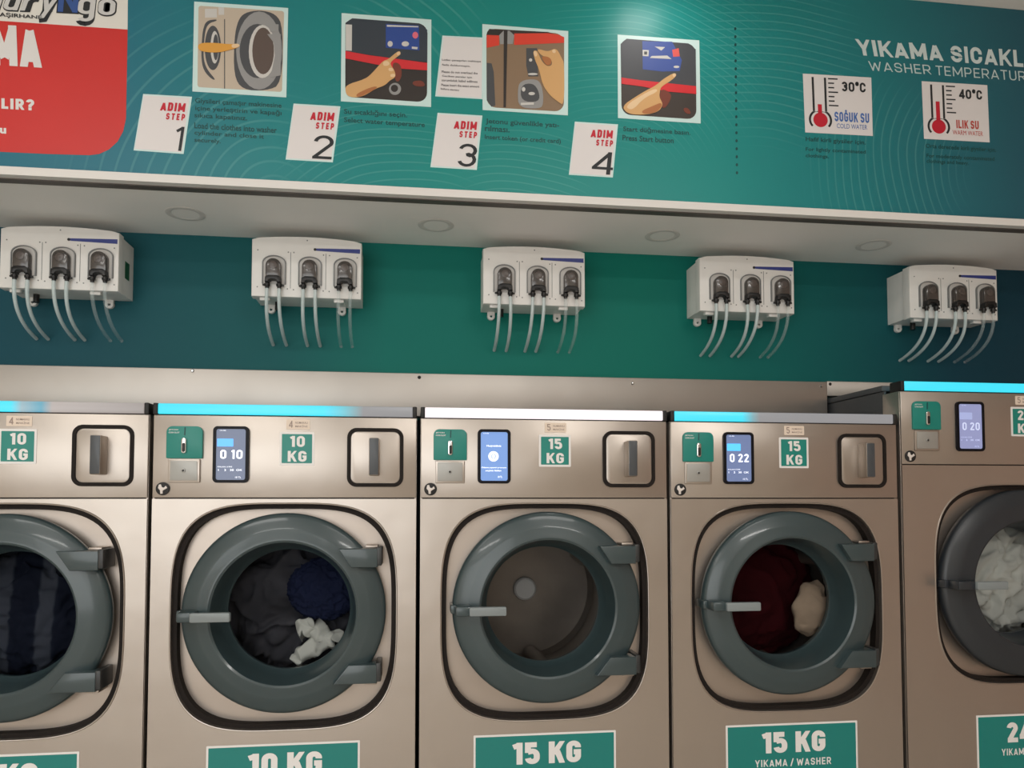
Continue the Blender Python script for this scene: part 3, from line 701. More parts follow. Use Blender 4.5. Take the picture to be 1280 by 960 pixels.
# ------------------------------------------------------------------ detergent pumps
def dispenser(x, label, stickered):
    root = empty('detergent_dispenser', (x, .3326, .6062)); tag(root, label, 'detergent dispenser', 'detergent dispensers under the soffit')
    Wd, Hd, Dd = .343, .188, .1340
    def arch(x0, x1, z0, z1, rise, inset=0):
        n = 16; pts = [(x0, z0), (x1, z0)]
        for i in range(n+1):
            t = i/n; xx = x1+(x0-x1)*t; e = min(t, 1-t)
            pts.append((xx, z1+rise*(1-(2*t-1)**2)-(.004*max(0, 1-e/.03)**2)))
        return pts
    b = NB(); prism(b, arch(.004, Wd-.004, .004, Hd-.004, .010), .034, Dd, 0, .006); part_case = finish('back_case', b, PUMP_W, root)
    b = NB(); prism(b, arch(0, Wd, 0, Hd, .010), 0, .036, 0, .005); cover = finish('front_cover', b, PUMP_W, root)
    for fx in (.352, .672):
        b = NB(); box(b, Wd*fx-.0009, Wd*fx+.0009, -.0004, .002, .028, .145); finish('seam', b, PUMP_G, cover)
    for fx, fz in ((.055, .79), (.33, .77), (.38, .77), (.65, .745), (.705, .74), (.96, .72), (.055, .16), (.325, .14), (.38, .13), (.65, .125), (.705, .12), (.965, .11), (.5, .985)):
        b = NB(); disc(b, (Wd*fx, Hd*fz), .0022, -.0007, .001, 0, 10); finish('screw', b, PUMP_G, cover)
    b = NB(); zq = Hd*.835
    prism(b, [(Wd*.575, zq-.0035), (Wd*.60, zq-.0042), (Wd*.985, zq-.0078), (Wd*.985, zq+.0065), (Wd*.60, zq+.0038), (Wd*.575, zq+.0035)], -.0008, .001)
    lg = finish('logo_stripe', b, BLUE, cover)
    b = NB(); disc(b, (Wd*.572, zq), .0045, -.0011, .001, 0, 16); finish('logo_dot', b, PUMP_B, lg)
    for k, fx in enumerate((.205, .53, .851)):
        xc = Wd*fx; z0 = .044; zt = .128
        pm = empty('pump', (0, 0, 0)); pm.parent = root
        def archway(hw, za, zb, rr):
            pts = [(xc-hw, za), (xc+hw, za)]
            for i in range(13):
                a = PI*i/12; pts.append((xc+hw*math.cos(a)*(1 if i not in (0, 12) else 1), zb-rr+rr*math.sin(a)))
            return pts
        b = NB()
        o1, i1 = archway(.0365, .040, zt+.004, .024), archway(.0335, .040, zt+.001, .022)
        prism(b, o1[1:]+o1[:1]+i1[:1]+i1[:0:-1], -.007, .002); finish('pump_frame', b, PUMP_G, pm)
        b = NB(); prism(b, i1, -.0035, .001); finish('pump_plate', b, M('pump_plate_grey', (196, 193, 189), .45), pm)
        b = NB(); prism(b, archway(.0235, .052, zt-.010, .0225), -.026, .0, 0, .006); dm = finish('pump_dome', b, PUMP_D, pm)
        b = NB(); disc(b, (xc, .094), .0125, -.0275, -.025, 0, 24, .001); disc(b, (xc, .094), .004, -.0285, -.026, 0, 12); finish('roller_cap', b, PUMP_R, dm)
        b = NB()
        prism(b, [(xc-.0245, .040), (xc-.0125, .040), (xc-.0115, .0455), (xc-.006, .049), (xc+.006, .049), (xc+.0115, .0455), (xc+.0125, .040), (xc+.0245, .040), (xc+.0235, .056), (xc+.014, .062), (xc-.014, .062), (xc-.0235, .056)], -.030, -.004, 0, .003)
        for s in (-1, 1):
            tube(b, [(xc+s*.0185, -.016, .044), (xc+s*.0185, -.016, .022)], [.0062, .0062], 12)
            tube(b, [(xc+s*.0185, -.016, .0365), (xc+s*.0185, -.016, .029)], [.0092, .0092], 12)
            box(b, xc+s*.0280-.005, xc+s*.0280+.005, -.018, -.010, .030, .036, .0015)
        finish('tube_connector', b, PUMP_B, pm)
        for s in (-1, 1):
            b = NB(); xs = xc+s*.0185; je = random.uniform(-.006, .006)
            tube(b, bez([(xs, -.016, .024), (xs+je*.4, -.022, -.045), (xs+je, .010, -.100), (xs+je, Dd-.001, -.128)], 18), .0056, 10)
            t = finish('tube', b, TUBE_C if k == 2 else TUBE, pm)
    for fx in (.115, .79):
        b = NB(); lathe(b, [(.0045, Dd-.012), (.0125, Dd-.012), (.0135, Dd-.010), (.0135, Dd-.0005), (.0045, Dd-.0005)], (Wd*fx, 0, -.011), 20, close=True)
        box(b, Wd*fx-.0125, Wd*fx+.0125, Dd-.011, Dd-.0008, -.008, .010); finish('mounting_lug', b, PUMP_W, root)
        b = NB(); box(b, Wd*fx-.016, Wd*fx+.016, .012, .034, -.010, .006, .003); finish('clip', b, M('clip_white', (214, 212, 208), .35), root)
    b = NB(); tube(b, [(Wd*.20, Dd-.05, .004), (Wd*.20, Dd-.05, -.022)], .009, 14); finish('cable_gland', b, PUMP_B, root)
    if stickered:
        b = NB(); t = NB(); box(b, Wd-.0042, Wd-.0032, .062, .098, .060, .115); t.free(); finish('side_sticker', b, M('sticker_green', (40, 96, 62), .5), root)
    return root
for i, (x, what) in enumerate([(-.5622, 'leftmost white three-pump detergent dispenser, a green sticker on its side'),
                               (.1781, 'white three-pump dispenser second from left, above the washer with the white towel'),
                               (.9148, 'white three-pump detergent dispenser above the washer with the white light bar'),
                               (1.6576, 'white three-pump dispenser above the washer full of dark red laundry'),
                               (2.4341, 'rightmost white three-pump detergent dispenser, above the tallest washer')]):
    dispenser(x, what, i == 0)

# ------------------------------------------------------------------ downlights in the soffit, switched off
for i, (x, lab) in enumerate([(-.006, 'round recessed downlight in the soffit, leftmost of four'),
                              (.758, 'round recessed downlight in the soffit left of the middle dispenser'),
                              (1.506, 'round recessed downlight in the soffit right of the middle dispenser'),
                              (2.259, 'round recessed downlight in the soffit, rightmost of four')]):
    root = empty('downlight', (x, .27, .8375)); tag(root, lab, 'ceiling light', 'downlights in the soffit')
    b = NB(); lathe(b, [(.040, .0), (.057, .0), (.0575, -.0008), (.055, -.0016), (.043, -.0016), (.040, -.0008)], (0, 0, 0), 40, axis='z', close=True); finish('trim_ring', b, M('downlight_ring', (214, 211, 207), .6), root)
    b = NB(); lathe(b, [(.0001, -.0006), (.0405, -.0006), (.0405, .0)], (0, 0, 0), 40, axis='z'); finish('lens', b, M('downlight_lens', (240, 238, 234), .6), root)

# ------------------------------------------------------------------ printed banner on the fascia
def on_banner(u, v):
    """a spot read off the photograph -> (x, z) on the banner's plane y = YB"""
    a, b = (u-640)/F_PX, (v-PY)/F_PX
    fw = math.cos(PITCH)+math.sin(PITCH)*b; dz = math.sin(PITCH)-math.cos(PITCH)*b
    dx = math.cos(YAW)*a+math.sin(YAW)*fw; dy = -math.sin(YAW)*a+math.cos(YAW)*fw
    t = (YB-CAM[1])/dy; return (CAM[0]+t*dx, CAM[2]+t*dz)
Bq = lambda *p: tuple(on_banner(*q) for q in p)
wv = []
for c, mc, rad, step, sx in [((345, 250), (230, 160), .40, .040, 1), ((520, 340), (470, 215), .32, .024, .8), ((400, 160), (520, 10), .24, .042, 1), ((770, 240), (820, 55), .42, .020, .9), ((940, 330), (975, 70), .34, .026, .7), ((1260, 215), (1110, 210), .32, .028, 1), ((650, 340), (660, 220), .22, .022, .8)]:
    wv.append((on_banner(*c), on_banner(*mc), rad, step, sx))
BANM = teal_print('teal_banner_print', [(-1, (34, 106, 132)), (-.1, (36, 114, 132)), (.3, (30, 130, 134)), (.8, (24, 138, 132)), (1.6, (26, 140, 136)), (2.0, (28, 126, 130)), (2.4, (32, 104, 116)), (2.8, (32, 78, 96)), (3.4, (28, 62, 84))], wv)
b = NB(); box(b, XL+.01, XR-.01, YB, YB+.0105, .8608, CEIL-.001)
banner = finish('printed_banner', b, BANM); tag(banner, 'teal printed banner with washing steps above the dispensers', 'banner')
def bpart(n, bm, m, parent=None, smooth='flat', label=None):
    o = finish(n, bm, m, parent or banner, smooth)
    if label: o['label'] = label
    return o
def flat(bm, pts, lvl, mi=0, th=.0004):
    """a printed shape given by photo spots; lvl = layer above the banner"""
    q = [on_banner(*p) for p in pts]
    ar = sum(q[i][0]*q[(i+1) % len(q)][1]-q[(i+1) % len(q)][0]*q[i][1] for i in range(len(q)))
    if ar < 0: q = q[::-1]
    prism(bm, q, YB-.0005*lvl-th, YB-.0005*lvl+.0003, mi); return bm
def btx(bm, s, c, lvl, bold=0., mi=0, italic=0.):
    return tx(bm, s, Bq(*c), YB-.0005*lvl-.0006, bold, mi, italic)
def bsx(bm, s, c, lvl, t=.19, gap=.14, wid=.58):
    return strokes(bm, s, Bq(*c), YB-.0005*lvl-.0006, t, gap, wid)
def rr_quad(TL, TR, BR, BL, r=.1, k=5):
    """rounded corners inside a quad, r as a share of the side"""
    out = []
    for a, bb in rrect(0, 0, 1, 1, r, k):
        out.append(((BL[0]*(1-a)+BR[0]*a)*(1-bb)+(TL[0]*(1-a)+TR[0]*a)*bb, (BL[1]*(1-a)+BR[1]*a)*(1-bb)+(TL[1]*(1-a)+TR[1]*a)*bb))
    return out
# red block with logo panel
red_bot = [(-700, 145), (-700, 215), (0, 190.5), (112, 194), (124, 192.5), (137, 187), (148, 177), (155, 163), (157.5, 150)]
b = NB(); flat(b, [(-60, 22), (-60, 187), (60, 192.5), (112, 194), (124, 192.5), (136, 187), (147, 177), (154, 164), (157.5, 148), (159.5, 37)], 0)
red = bpart('red_panel', b, noisy(M('banner_red', (206, 44, 40), .42), (3, 3, 3), .04, .03), label='red panel with white capitals at the left of the banner')
b = NB(); flat(b, [(-60, -40), (160, -26), (159.5, 37), (-60, 22)], 0)
logo = bpart('logo_panel', b, M('banner_logo_white', (228, 226, 218), .42), label='off-white logo panel above the red panel')
b = NB(); bsx(b, 'YIKAMA', ((-113, 25), (50, 34), (52, 85), (-112, 75)), 1, .27, .09, .62); bpart('lettering', b, WHITE, red)
b = NB(); bsx(b, 'LIR?', ((2, 123), (43, 124.5), (43, 138.5), (2, 136)), 1, .24, .15, .62); bpart('lettering', b, WHITE, red)
b = NB(); btx(b, 'u', ((0, 160), (8, 160.3), (8, 167.5), (0, 167)), 1, .05); bpart('lettering', b, WHITE, red)
LQ = {'aundry': ((-64, -8), (70, -3), (71, 15.5), (-62, 10)), 'go': ((98, -2), (144, 0), (145, 20), (98, 17.5))}
NQ = ((74, -16), (99, -15), (98, 16.5), (73, 15))
def lsx2(b, lvl, t, grow, n):
    for s_ in n:
        q = NQ if s_ == 'N' else LQ[s_]
        q = ((q[0][0]-grow, q[0][1]-grow), (q[1][0]+grow, q[1][1]-grow), (q[2][0]+grow, q[2][1]+grow), (q[3][0]-grow, q[3][1]+grow))
        strokes(b, s_, Bq(*q), YB-.0005*lvl-.0006, t, .12*(1 if grow == 0 else .5), .62, 0, .06)
b = NB(); lsx2(b, 1, .38, 1.6, ('aundry', 'go', 'N')); bpart('lettering_outline', b, INK, logo)
b = NB(); lsx2(b, 2.4, .19, 0, ('aundry', 'go')); bpart('lettering', b, M('logo_letter_pale', (206, 206, 204), .5), logo)
b = NB(); lsx2(b, 2.4, .17, 0, ('N',)); bpart('blue_letter', b, M('logo_letter_blue', (50, 84, 150), .5), logo)
b = NB(); btx(b, 'MAŞIRHANE', ((-8, 15), (53, 20), (53, 25.5), (-8, 22)), 3.2, .02); bpart('caption', b, INK, logo)
# step cards
def card(n, TL, TR, BR, BL):
    b = NB(); flat(b, [TL, TR, BR, BL], 0, 0)
    c = bpart('step_card', b, CARD_EDGE, label='white card with red ADIM STEP and a large black %s' % n)
    q = lambda a, t: ((TL[0]*(1-a)+TR[0]*a)*(1-t)+(BL[0]*(1-a)+BR[0]*a)*t, (TL[1]*(1-a)+TR[1]*a)*(1-t)+(BL[1]*(1-a)+BR[1]*a)*t)
    b = NB(); flat(b, [q(.02, .025), q(.96, .025), q(.96, .975), q(.02, .975)], 1); bpart('card_face', b, CARD, c)
    def word(s, a0, t0, a1, t1, t, m, nm, gap=.16):
        b = NB(); bsx(b, s, (q(a0, t0), q(a1, t0), q(a1, t1), q(a0, t1)), 2, t, gap); bpart(nm, b, m, c)
    word('ADIM', .40, .125, .90, .275, .24, INK_RED, 'lettering'); word('STEP', .54, .31, .925, .425, .23, INK_RED, 'step_lettering', .32)
    x0 = {'1': .79, '2': .54, '3': .56, '4': .50}[n]
    word(n, x0, .535, .965 if n != '1' else .945, .955, .115, INK, 'number')
    return c
card('1', (179, 117.5), (240, 121), (229.5, 192.5), (167, 188))
card('2', (367, 129.5), (425.5, 133), (416, 203), (357, 199.5))
card('3', (547, 141), (603, 144.5), (596, 212.5), (538, 209))
card('4', (718.5, 152), (772.5, 155.5), (766, 222), (711, 218.5))
# notice
b = NB(); flat(b, [(553, 44.5), (604, 47), (603, 124), (544, 120.5)], 0); nt = bpart('notice', b, CARD_EDGE, label='white notice with small print left of the third picture')
b = NB(); flat(b, [(554.5, 46), (603, 48.5), (602, 122.5), (546, 119.3)], 1); bpart('card_face', b, CARD, nt)
b = NB()
for s, u0, u1, v in [('Lütfen çamaşırları makineye', 552.5, 601, 75.5), ('fazla doldurmayın.', 552.5, 588, 81.5), ('Please do not overload the', 552, 597, 90), ('Geciken paralar için', 552.5, 590, 95.5), ('sorumluluk kabul edilmez', 552, 597, 100.5), ('Please insert the exact amount', 551.5, 599, 106.5), ('before starting', 551, 574, 111.5)]:
    btx(b, s, ((u0, v-1.6), (u1, v+.6), (u1, v+3.4), (u0, v+1.4)), 2, .02)
bpart('lettering', b, M('notice_ink', (104, 100, 102), .5), nt)
# pictures
def picture(label, TL, TR, BR, BL, ITL, ITR, IBR, IBL, base, r=.12):
    b = NB(); flat(b, [TL, TR, BR, BL], 0.6); p = bpart('picture', b, CARD_EDGE, label=label)
    b = NB(); flat(b, rr_quad(ITL, ITR, IBR, IBL, r), 1.6); bpart('picture_ground', b, base, p); return p
def chaikin(q, n=2):
    for _ in range(n): q = [w_ for a, c in zip(q, q[1:]+q[:1]) for w_ in ((a[0]*.75+c[0]*.25, a[1]*.75+c[1]*.25), (a[0]*.25+c[0]*.75, a[1]*.25+c[1]*.75))]
    return q
SOFT = ('hand', 'near_frame', 'far_door', 'reflection', 'arm', 'palm_shade', 'knuckles', 'hand_light', 'hand_shade', 'wrist_tone', 'fingertips', 'fingers', 'tray', 'tray_inner')
def ink(p, name, m, lvl, *polys):
    b = NB()
    for q in polys: flat(b, chaikin(q) if name in SOFT else q, lvl)
    bpart(name, b, m, p)
def ell(u, v, a, c, n=28, rot=0.):
    return [(u+a*math.cos(2*PI*i/n)*math.cos(rot)-c*math.sin(2*PI*i/n)*math.sin(rot), v+a*math.cos(2*PI*i/n)*math.sin(rot)+c*math.sin(2*PI*i/n)*math.cos(rot)) for i in range(n)]
def zp(x0, y0, s): return lambda *p: [(x0+a/s, y0+c/s) for a, c in p]
PK = lambda n, c: M('picture_'+n, c, .5)
SKIN = PK('skin', (214, 168, 112)); SKIN_L = PK('skin_light', (232, 200, 158)); SKIN_D = PK('skin_tan', (176, 112, 66)); SLATE = PK('slate', (52, 60, 70)); CHAR = PK('charcoal', (50, 44, 42)); PRED = PK('red', (214, 44, 52)); PBLUE = PK('blue', (44, 74, 150)); PGREY = PK('grey', (150, 150, 150)); PDG = PK('dark_grey', (74, 76, 80)); PLG = PK('pale_grey', (206, 204, 200))
# 1: washer doors and a reaching arm
z = zp(230, 0, 7.386)
p = picture('picture of an arm opening a washer door, above step 1', *z((95, 15), (962, 75), (945, 900), (78, 845)), *z((135, 55), (925, 105), (905, 850), (125, 805)), PK('steel', (196, 182, 164)), .03)
ink(p, 'far_door', PDG, 2.6, z((205, 195), (300, 180), (305, 195), (235, 215), (200, 270), (185, 400), (180, 540), (210, 640), (300, 745), (250, 730), (180, 650), (160, 540), (165, 400), (175, 280)))
ink(p, 'far_ring', PDG, 2.6, ell(230+268/7.386, 445/7.386, 75/7.386, 205/7.386))
ink(p, 'far_ring_inner', PLG, 3.2, ell(230+285/7.386, 440/7.386, 38/7.386, 150/7.386)); ink(p, 'far_glass', PDG, 3.6, ell(230+295/7.386, 440/7.386, 25/7.386, 120/7.386))
ink(p, 'near_frame', PDG, 2.6, z((560, 120), (700, 95), (850, 130), (915, 250), (905, 780), (760, 840), (540, 832), (460, 700), (465, 350), (500, 190)))
ink(p, 'near_ring', PGREY, 3.1, ell(230+695/7.386, 470/7.386, 212/7.386, 360/7.386))
ink(p, 'near_ring_inner', PDG, 3.6, ell(230+680/7.386, 475/7.386, 165/7.386, 250/7.386))
ink(p, 'near_glass_rim', PLG, 4.1, ell(230+725/7.386, 480/7.386, 125/7.386, 245/7.386))
ink(p, 'near_glass', PK('brown_glass', (92, 78, 72)), 4.6, ell(230+732/7.386, 475/7.386, 100/7.386, 215/7.386))
ink(p, 'hinges', PGREY, 5.1, z((775, 230), (875, 230), (875, 300), (800, 300)), z((770, 320), (895, 320), (895, 700), (800, 720), (840, 520), (830, 400)))
ink(p, 'panel_parts', PLG, 2.6, z((195, 85), (305, 85), (305, 165), (195, 165)), z((320, 70), (372, 70), (372, 140), (320, 140)))
ink(p, 'seam', PDG, 2.6, z((372, 180), (380, 180), (380, 820), (372, 820)))
ink(p, 'arm', PK('arm', (222, 160, 66)), 5.6, z((132, 405), (260, 398), (420, 415), (500, 408), (520, 425), (500, 445), (430, 465), (330, 490), (230, 490), (132, 470)))
ink(p, 'fingers', SKIN_L, 6.1, z((440, 415), (500, 408), (520, 425), (500, 445), (445, 450)))
# 2: hand pressing a touch panel
z = zp(420, 10, 7.385)
p = picture('picture of a hand pointing at a dark touch panel, above step 2', *z((52, 48), (880, 108), (878, 915), (45, 862)), *z((88, 92), (845, 150), (840, 872), (85, 822)), CHAR)
ink(p, 'panel', SLATE, 2.6, z((150, 98), (770, 145), (842, 205), (842, 500), (540, 470), (88, 400), (88, 140)))
ink(p, 'red_band', PRED, 3.1, z((88, 400), (300, 438), (540, 470), (842, 510), (842, 578), (560, 560), (300, 510), (88, 468)))
ink(p, 'white_edge', PLG, 3.1, z((90, 155), (148, 158), (146, 398), (90, 395)))
ink(p, 'screen', PBLUE, 3.1, z((460, 150), (765, 165), (770, 395), (460, 370)))
ink(p, 'screen_icons', PLG, 3.6, z((470, 160), (760, 172), (760, 182), (470, 176)), ell(420+500/7.385, 10+335/7.385, 3.2, 3.6), ell(420+640/7.385, 10+335/7.385, 4.6, 3.2), z((700, 360), (755, 365), (750, 385), (700, 380)))
ink(p, 'screen_badge', PK('pink', (226, 110, 130)), 3.6, ell(420+732/7.385, 10+255/7.385, 3.6, 4.2))
ink(p, 'lock', PGREY, 3.1, ell(420+545/7.385, 10+750/7.385, 7.5, 7.5)); ink(p, 'lock_core', CHAR, 3.6, ell(420+540/7.385, 10+745/7.385, 4.5, 4.5))
ink(p, 'reflection', PK('reflection', (120, 58, 44)), 3.4, z((700, 680), (800, 670), (830, 730), (720, 725)), z((520, 500), (600, 520), (610, 640), (560, 700), (530, 600)))
ink(p, 'hand', SKIN, 4.1, z((88, 715), (270, 660), (330, 610), (400, 530), (440, 490), (480, 480), (560, 410), (590, 400), (600, 430), (570, 450), (500, 505), (510, 540), (535, 570), (552, 620), (540, 650), (500, 670), (450, 720), (370, 745), (270, 810), (180, 832), (110, 818), (88, 780)))
ink(p, 'knuckles', SKIN_L, 4.6, z((430, 500), (480, 490), (500, 530), (440, 545)), z((480, 560), (520, 555), (535, 585), (490, 590)), z((500, 615), (545, 610), (548, 640), (505, 645)), z((555, 420), (588, 403), (598, 428), (570, 446)))
ink(p, 'wrist_tone', SKIN_D, 4.6, z((180, 800), (330, 730), (400, 730), (280, 800), (200, 830)))
# 3: hand putting in a coin
z = zp(590, 20, 7.385)
p = picture('picture of a hand dropping a coin into a steel machine, above step 3', *z((95, 75), (888, 140), (885, 918), (98, 868)), *z((132, 115), (850, 165), (848, 885), (135, 842)), PK('bronze', (140, 116, 92)))
ink(p, 'dark_top', CHAR, 2.2, z((160, 122), (700, 150), (845, 195), (848, 215), (132, 180), (140, 150)))
ink(p, 'red_band', PK('orange_red', (222, 66, 48)), 2.6, z((134, 178), (250, 182), (250, 272), (136, 296)), z((390, 165), (700, 162), (800, 175), (850, 200), (850, 250), (388, 270)))
ink(p, 'clamp', PGREY, 2.6, z((250, 180), (290, 140), (345, 140), (390, 180), (375, 260), (260, 262)))
ink(p, 'post', CHAR, 3.1, z((293, 130), (328, 130), (325, 270), (312, 845), (290, 845), (292, 270)))
ink(p, 'door_edge', PDG, 2.6, z((136, 435), (180, 440), (200, 520), (215, 830), (180, 840), (136, 780)))
ink(p, 'coin_plate', PDG, 2.6, z((500, 300), (600, 300), (610, 560), (520, 560), (500, 460)))
ink(p, 'tray', PGREY, 3.1, z((440, 600), (600, 580), (650, 660), (660, 820), (620, 860), (430, 850), (420, 700)))
ink(p, 'tray_inner', PDG, 3.6, z((450, 640), (560, 620), (620, 700), (620, 800), (450, 790)))
ink(p, 'glints', PLG, 4.1, ell(590+475/7.385, 20+680/7.385, 2.2, 2.8), ell(590+550/7.385, 20+720/7.385, 4, 2), z((450, 805), (570, 800), (570, 822), (450, 826)), ell(590+540/7.385, 20+410/7.385, 2, 2), ell(590+560/7.385, 20+540/7.385, 6, 1.4))
ink(p, 'hand', SKIN, 4.6, z((560, 330), (590, 320), (610, 345), (640, 420), (690, 470), (740, 460), (730, 400), (640, 370), (600, 320), (620, 310), (700, 335), (760, 305), (790, 320), (830, 400), (850, 440), (850, 830), (800, 800), (720, 740), (650, 640), (620, 500), (580, 410)))
ink(p, 'palm_shade', SKIN_D, 5.1, z((640, 375), (700, 380), (735, 410), (725, 455), (690, 465), (655, 420)))
ink(p, 'fingertips', SKIN_L, 5.6, z((562, 335), (590, 325), (605, 370), (580, 385)), z((735, 320), (765, 308), (775, 345), (745, 350)))
# 4: hand pressing start
z = zp(760, 35, 7.385)
p = picture('picture of a hand pressing a blue display, above and right of step 4', *z((88, 62), (842, 115), (855, 882), (92, 832)), *z((115, 98), (808, 150), (815, 845), (125, 798)), PK('dark_warm', (64, 56, 52)))
ink(p, 'panel', PK('panel_grey', (70, 72, 78)), 2.6, z((170, 102), (740, 145), (808, 200), (812, 540), (540, 515), (122, 462), (116, 150)))
ink(p, 'red_band', PRED, 3.1, z((122, 460), (300, 485), (812, 540), (814, 612), (560, 590), (300, 540), (124, 518)))
ink(p, 'screen', PK('blue_screen', (66, 88, 160)), 3.1, z((315, 125), (590, 130), (680, 300), (660, 400), (500, 405), (320, 385)))
ink(p, 'screen_icons', PLG, 3.6, z((430, 175), (525, 180), (490, 212)), z((400, 262), (545, 258), (585, 290), (385, 280)), z((318, 205), (375, 208), (372, 265), (318, 262)), ell(760+630/7.385, 35+362/7.385, 3.6, 1.5))
ink(p, 'icon_core', PDG, 4.0, z((332, 220), (360, 222), (358, 250), (332, 248)))
ink(p, 'badge', PK('red_badge', (222, 92, 88)), 3.6, z((590, 205), (650, 190), (660, 265), (600, 270)))
ink(p, 'reflection', PK('reflection', (120, 58, 44)), 3.4, z((480, 560), (560, 590), (590, 640), (520, 760), (470, 700)), z((690, 740), (740, 740), (770, 800), (710, 790)))
ink(p, 'hand', SKIN, 4.1, z((132, 720), (250, 640), (340, 585), (440, 535), (500, 480), (590, 425), (622, 420), (630, 445), (580, 490), (490, 545), (478, 580), (470, 640), (498, 690), (500, 720), (470, 770), (380, 800), (240, 805), (160, 780)))
ink(p, 'hand_light', SKIN_L, 4.6, z((150, 725), (330, 610), (440, 560), (460, 590), (330, 650), (220, 770)), z((590, 428), (620, 422), (625, 448), (600, 462)))
ink(p, 'hand_shade', SKIN_D, 4.6, z((300, 770), (420, 720), (490, 690), (495, 730), (440, 785), (330, 800)))
# captions under the pictures
def para(label, lines):
    b = NB()
    for s, u0, u1, v, h, sl in lines: btx(b, s, ((u0, v), (u1, v+sl*(u1-u0)), (u1, v+sl*(u1-u0)+h), (u0, v+h)), .2, .015)
    bpart('caption', b, TEAL_INK, banner, label=label)
para('small dark caption beside the step 1 card', [('Giysileri çamaşır makinesine', 244, 352, 122.5, 8, .06), ('içine yerleştirin ve kapağı', 244, 352, 131.5, 8, .06), ('sıkıca kapatınız.', 243, 309, 141, 7.5, .06),
      ('Load the clothes into washer', 243, 346, 153, 7.5, .06), ('cylinder and close it', 243, 330, 163, 7, .06), ('securely.', 243, 276, 172, 7, .06)])
para('small dark caption beside the step 2 card', [('Su sıcaklığını seçin.', 430, 509, 135.5, 8.5, .06), ('Select water temperature', 430, 531, 146.5, 8, .065)])
para('small dark caption beside the step 3 card', [('Jetonu güvenlikle yatı-', 607, 699, 148, 8, .06), ('rılması.', 606, 637, 156.5, 7.5, .06), ('Insert token (or credit card)', 606, 701, 168, 7.5, .06)])
para('small dark caption beside the step 4 card', [('Start düğmesine basın.', 779, 863, 157.5, 8, .06), ('Press Start button', 778, 842, 168.5, 7, .06)])
para('small dark caption under the 30°C card', [('Hafif kirli giysiler için.', 1007, 1082, 171, 7, .06), ('For lightly contaminated', 1007, 1082, 184, 6, .05), ('clothings.', 1007, 1036, 192, 6, .05)])
para('small dark caption under the 40°C card', [('Orta derecede kirli giysiler için.', 1157, 1245, 179.5, 7, .06), ('For moderately contaminated', 1158, 1243, 192, 6.5, .05), ('clothings and heavy.', 1158, 1211, 199, 6, .05)])
b = NB()
for i in range(19): flat(b, ell(919+i*.12, 36+i*10, 1.5, 2.0, 10), 0)
bpart('dotted_divider', b, TEAL_INK, banner)
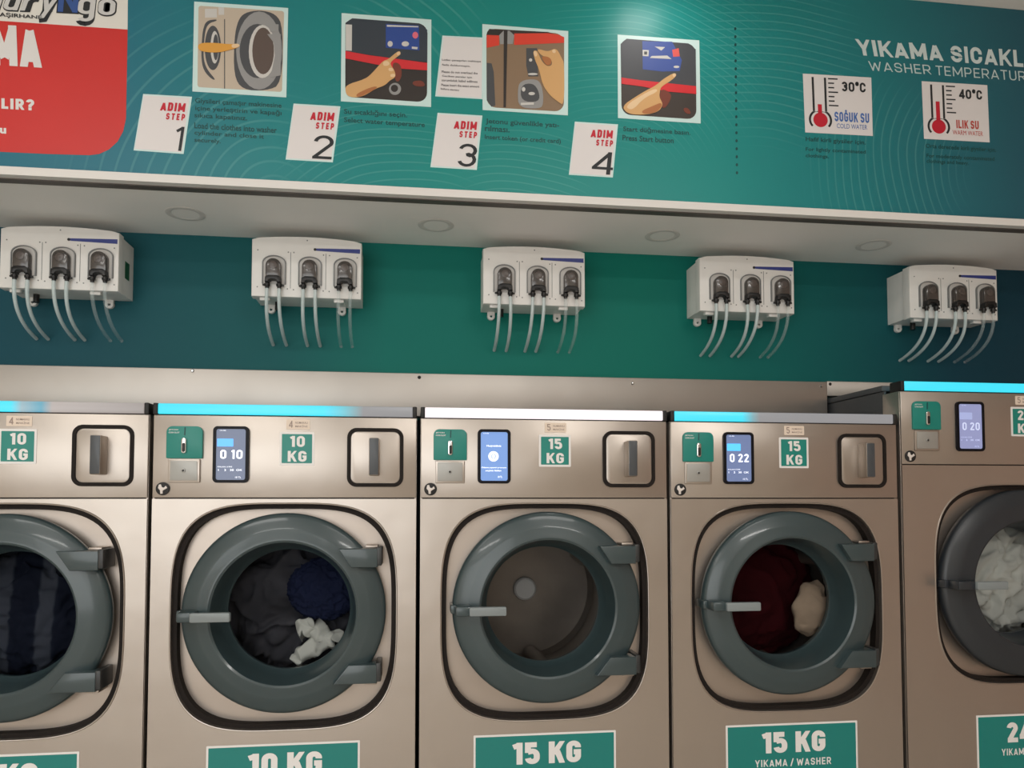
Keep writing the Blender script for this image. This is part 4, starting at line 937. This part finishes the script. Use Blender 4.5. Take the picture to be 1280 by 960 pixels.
# temperature heading
b = NB(); bsx(b, 'YIKAMA', ((1069, 48.8), (1176, 56), (1179, 76.5), (1073, 69)), .2, .215, .13, .7); bsx(b, 'SICAKLIKLARI', ((1187, 57), (1359, 68.5), (1360, 90), (1189, 77.5)), .2, .215, .15, .72)
bpart('heading', b, M('heading_white', (208, 222, 222), .5), banner, label='bold white washing temperature heading')
b = NB(); bsx(b, 'WASHER', ((1085, 76.4), (1162, 81.5), (1164, 93.3), (1087, 88.2)), .2, .12, .2, .72); bsx(b, 'TEMPERATURES', ((1169, 82), (1302, 91), (1303, 103.2), (1170, 94)), .2, .12, .2, .72)
bpart('subheading', b, M('subheading_white', (196, 216, 216), .5), banner)
def thermo(TL, TR, BR, BL, temp, name, sub, colm, fill, label):
    q = lambda a, t: ((TL[0]*(1-a)+TR[0]*a)*(1-t)+(BL[0]*(1-a)+BR[0]*a)*t, (TL[1]*(1-a)+TR[1]*a)*(1-t)+(BL[1]*(1-a)+BR[1]*a)*t)
    b = NB(); flat(b, [TL, TR, BR, BL], 0); c = bpart('temperature_card', b, CARD, label=label)
    b = NB(); B_ = lambda *pts: flat(b, [q(*s) for s in pts], 1)
    B_((.125, .05), (.155, .05), (.155, .63), (.125, .63)); B_((.305, .05), (.335, .05), (.335, .63), (.305, .63))
    n = 14
    cxx, czz = .232, .775
    for s in (-1, 1):
        pts = []
        for i in range(n+1):
            a = -2.05+2.75*i/n; pts.append((cxx+s*.168*math.cos(a)*1.02, czz+.185*math.sin(a)))
        pin = [(cxx+(x-cxx)*.82, czz+(y-czz)*.82) for x, y in pts]
        pts = [(x, y) for x, y in pts if y > .62]; pin = [(x, y) for x, y in pin if y > .63]
        if len(pts) > 1 and len(pin) > 1: B_(*(pts+pin[::-1]))
    for i in range(7):
        L = .14 if i % 3 == 0 else .085
        B_((.365, .052+i*.076), (.365+L, .05+i*.076), (.365+L, .072+i*.076), (.365, .074+i*.076))
    bpart('thermometer', b, INK, c)
    b = NB(); b2 = lambda *pts: flat(b, [q(*s) for s in pts], 1.6)
    b2(*[(cxx+.105*math.cos(2*PI*i/28), czz+.122*math.sin(2*PI*i/28)) for i in range(28)]); b2((.200, fill), (.258, fill), (.258, .660), (.200, .660))
    bpart('mercury', b, INK_RED, c)
    b = NB(); bsx(b, temp, (q(.56, .10), q(.91, .10), q(.91, .265), q(.56, .265)), 1, .2, .12, .62); bpart('lettering', b, INK, c)
    b = NB(); bsx(b, name, (q(*sub[0]), q(sub[1][0], sub[0][1]), q(*sub[1]), q(sub[0][0], sub[1][1])), 1, .2, .14)
    btx(b, sub[2], (q(*sub[3]), q(sub[4][0], sub[3][1]), q(*sub[4]), q(sub[3][0], sub[4][1])), 1, .0); bpart('water_lettering', b, colm, c)
thermo((1003.5, 92), (1089, 97), (1091, 170), (1006.5, 165.5), '30°C', 'SOĞUK SU', ((.44, .62), (.95, .785), 'COLD WATER', (.47, .82), (.92, .90)), M('water_blue', (70, 110, 180), .5), .51, 'thermometer card reading 30°C')
thermo((1152, 101.5), (1234, 106.5), (1237, 178), (1155, 173.5), '40°C', 'ILIK SU', ((.50, .64), (.84, .785), 'WARM WATER', (.44, .82), (.90, .90)), M('water_red', (190, 70, 60), .5), .34, 'thermometer card reading 40°C')
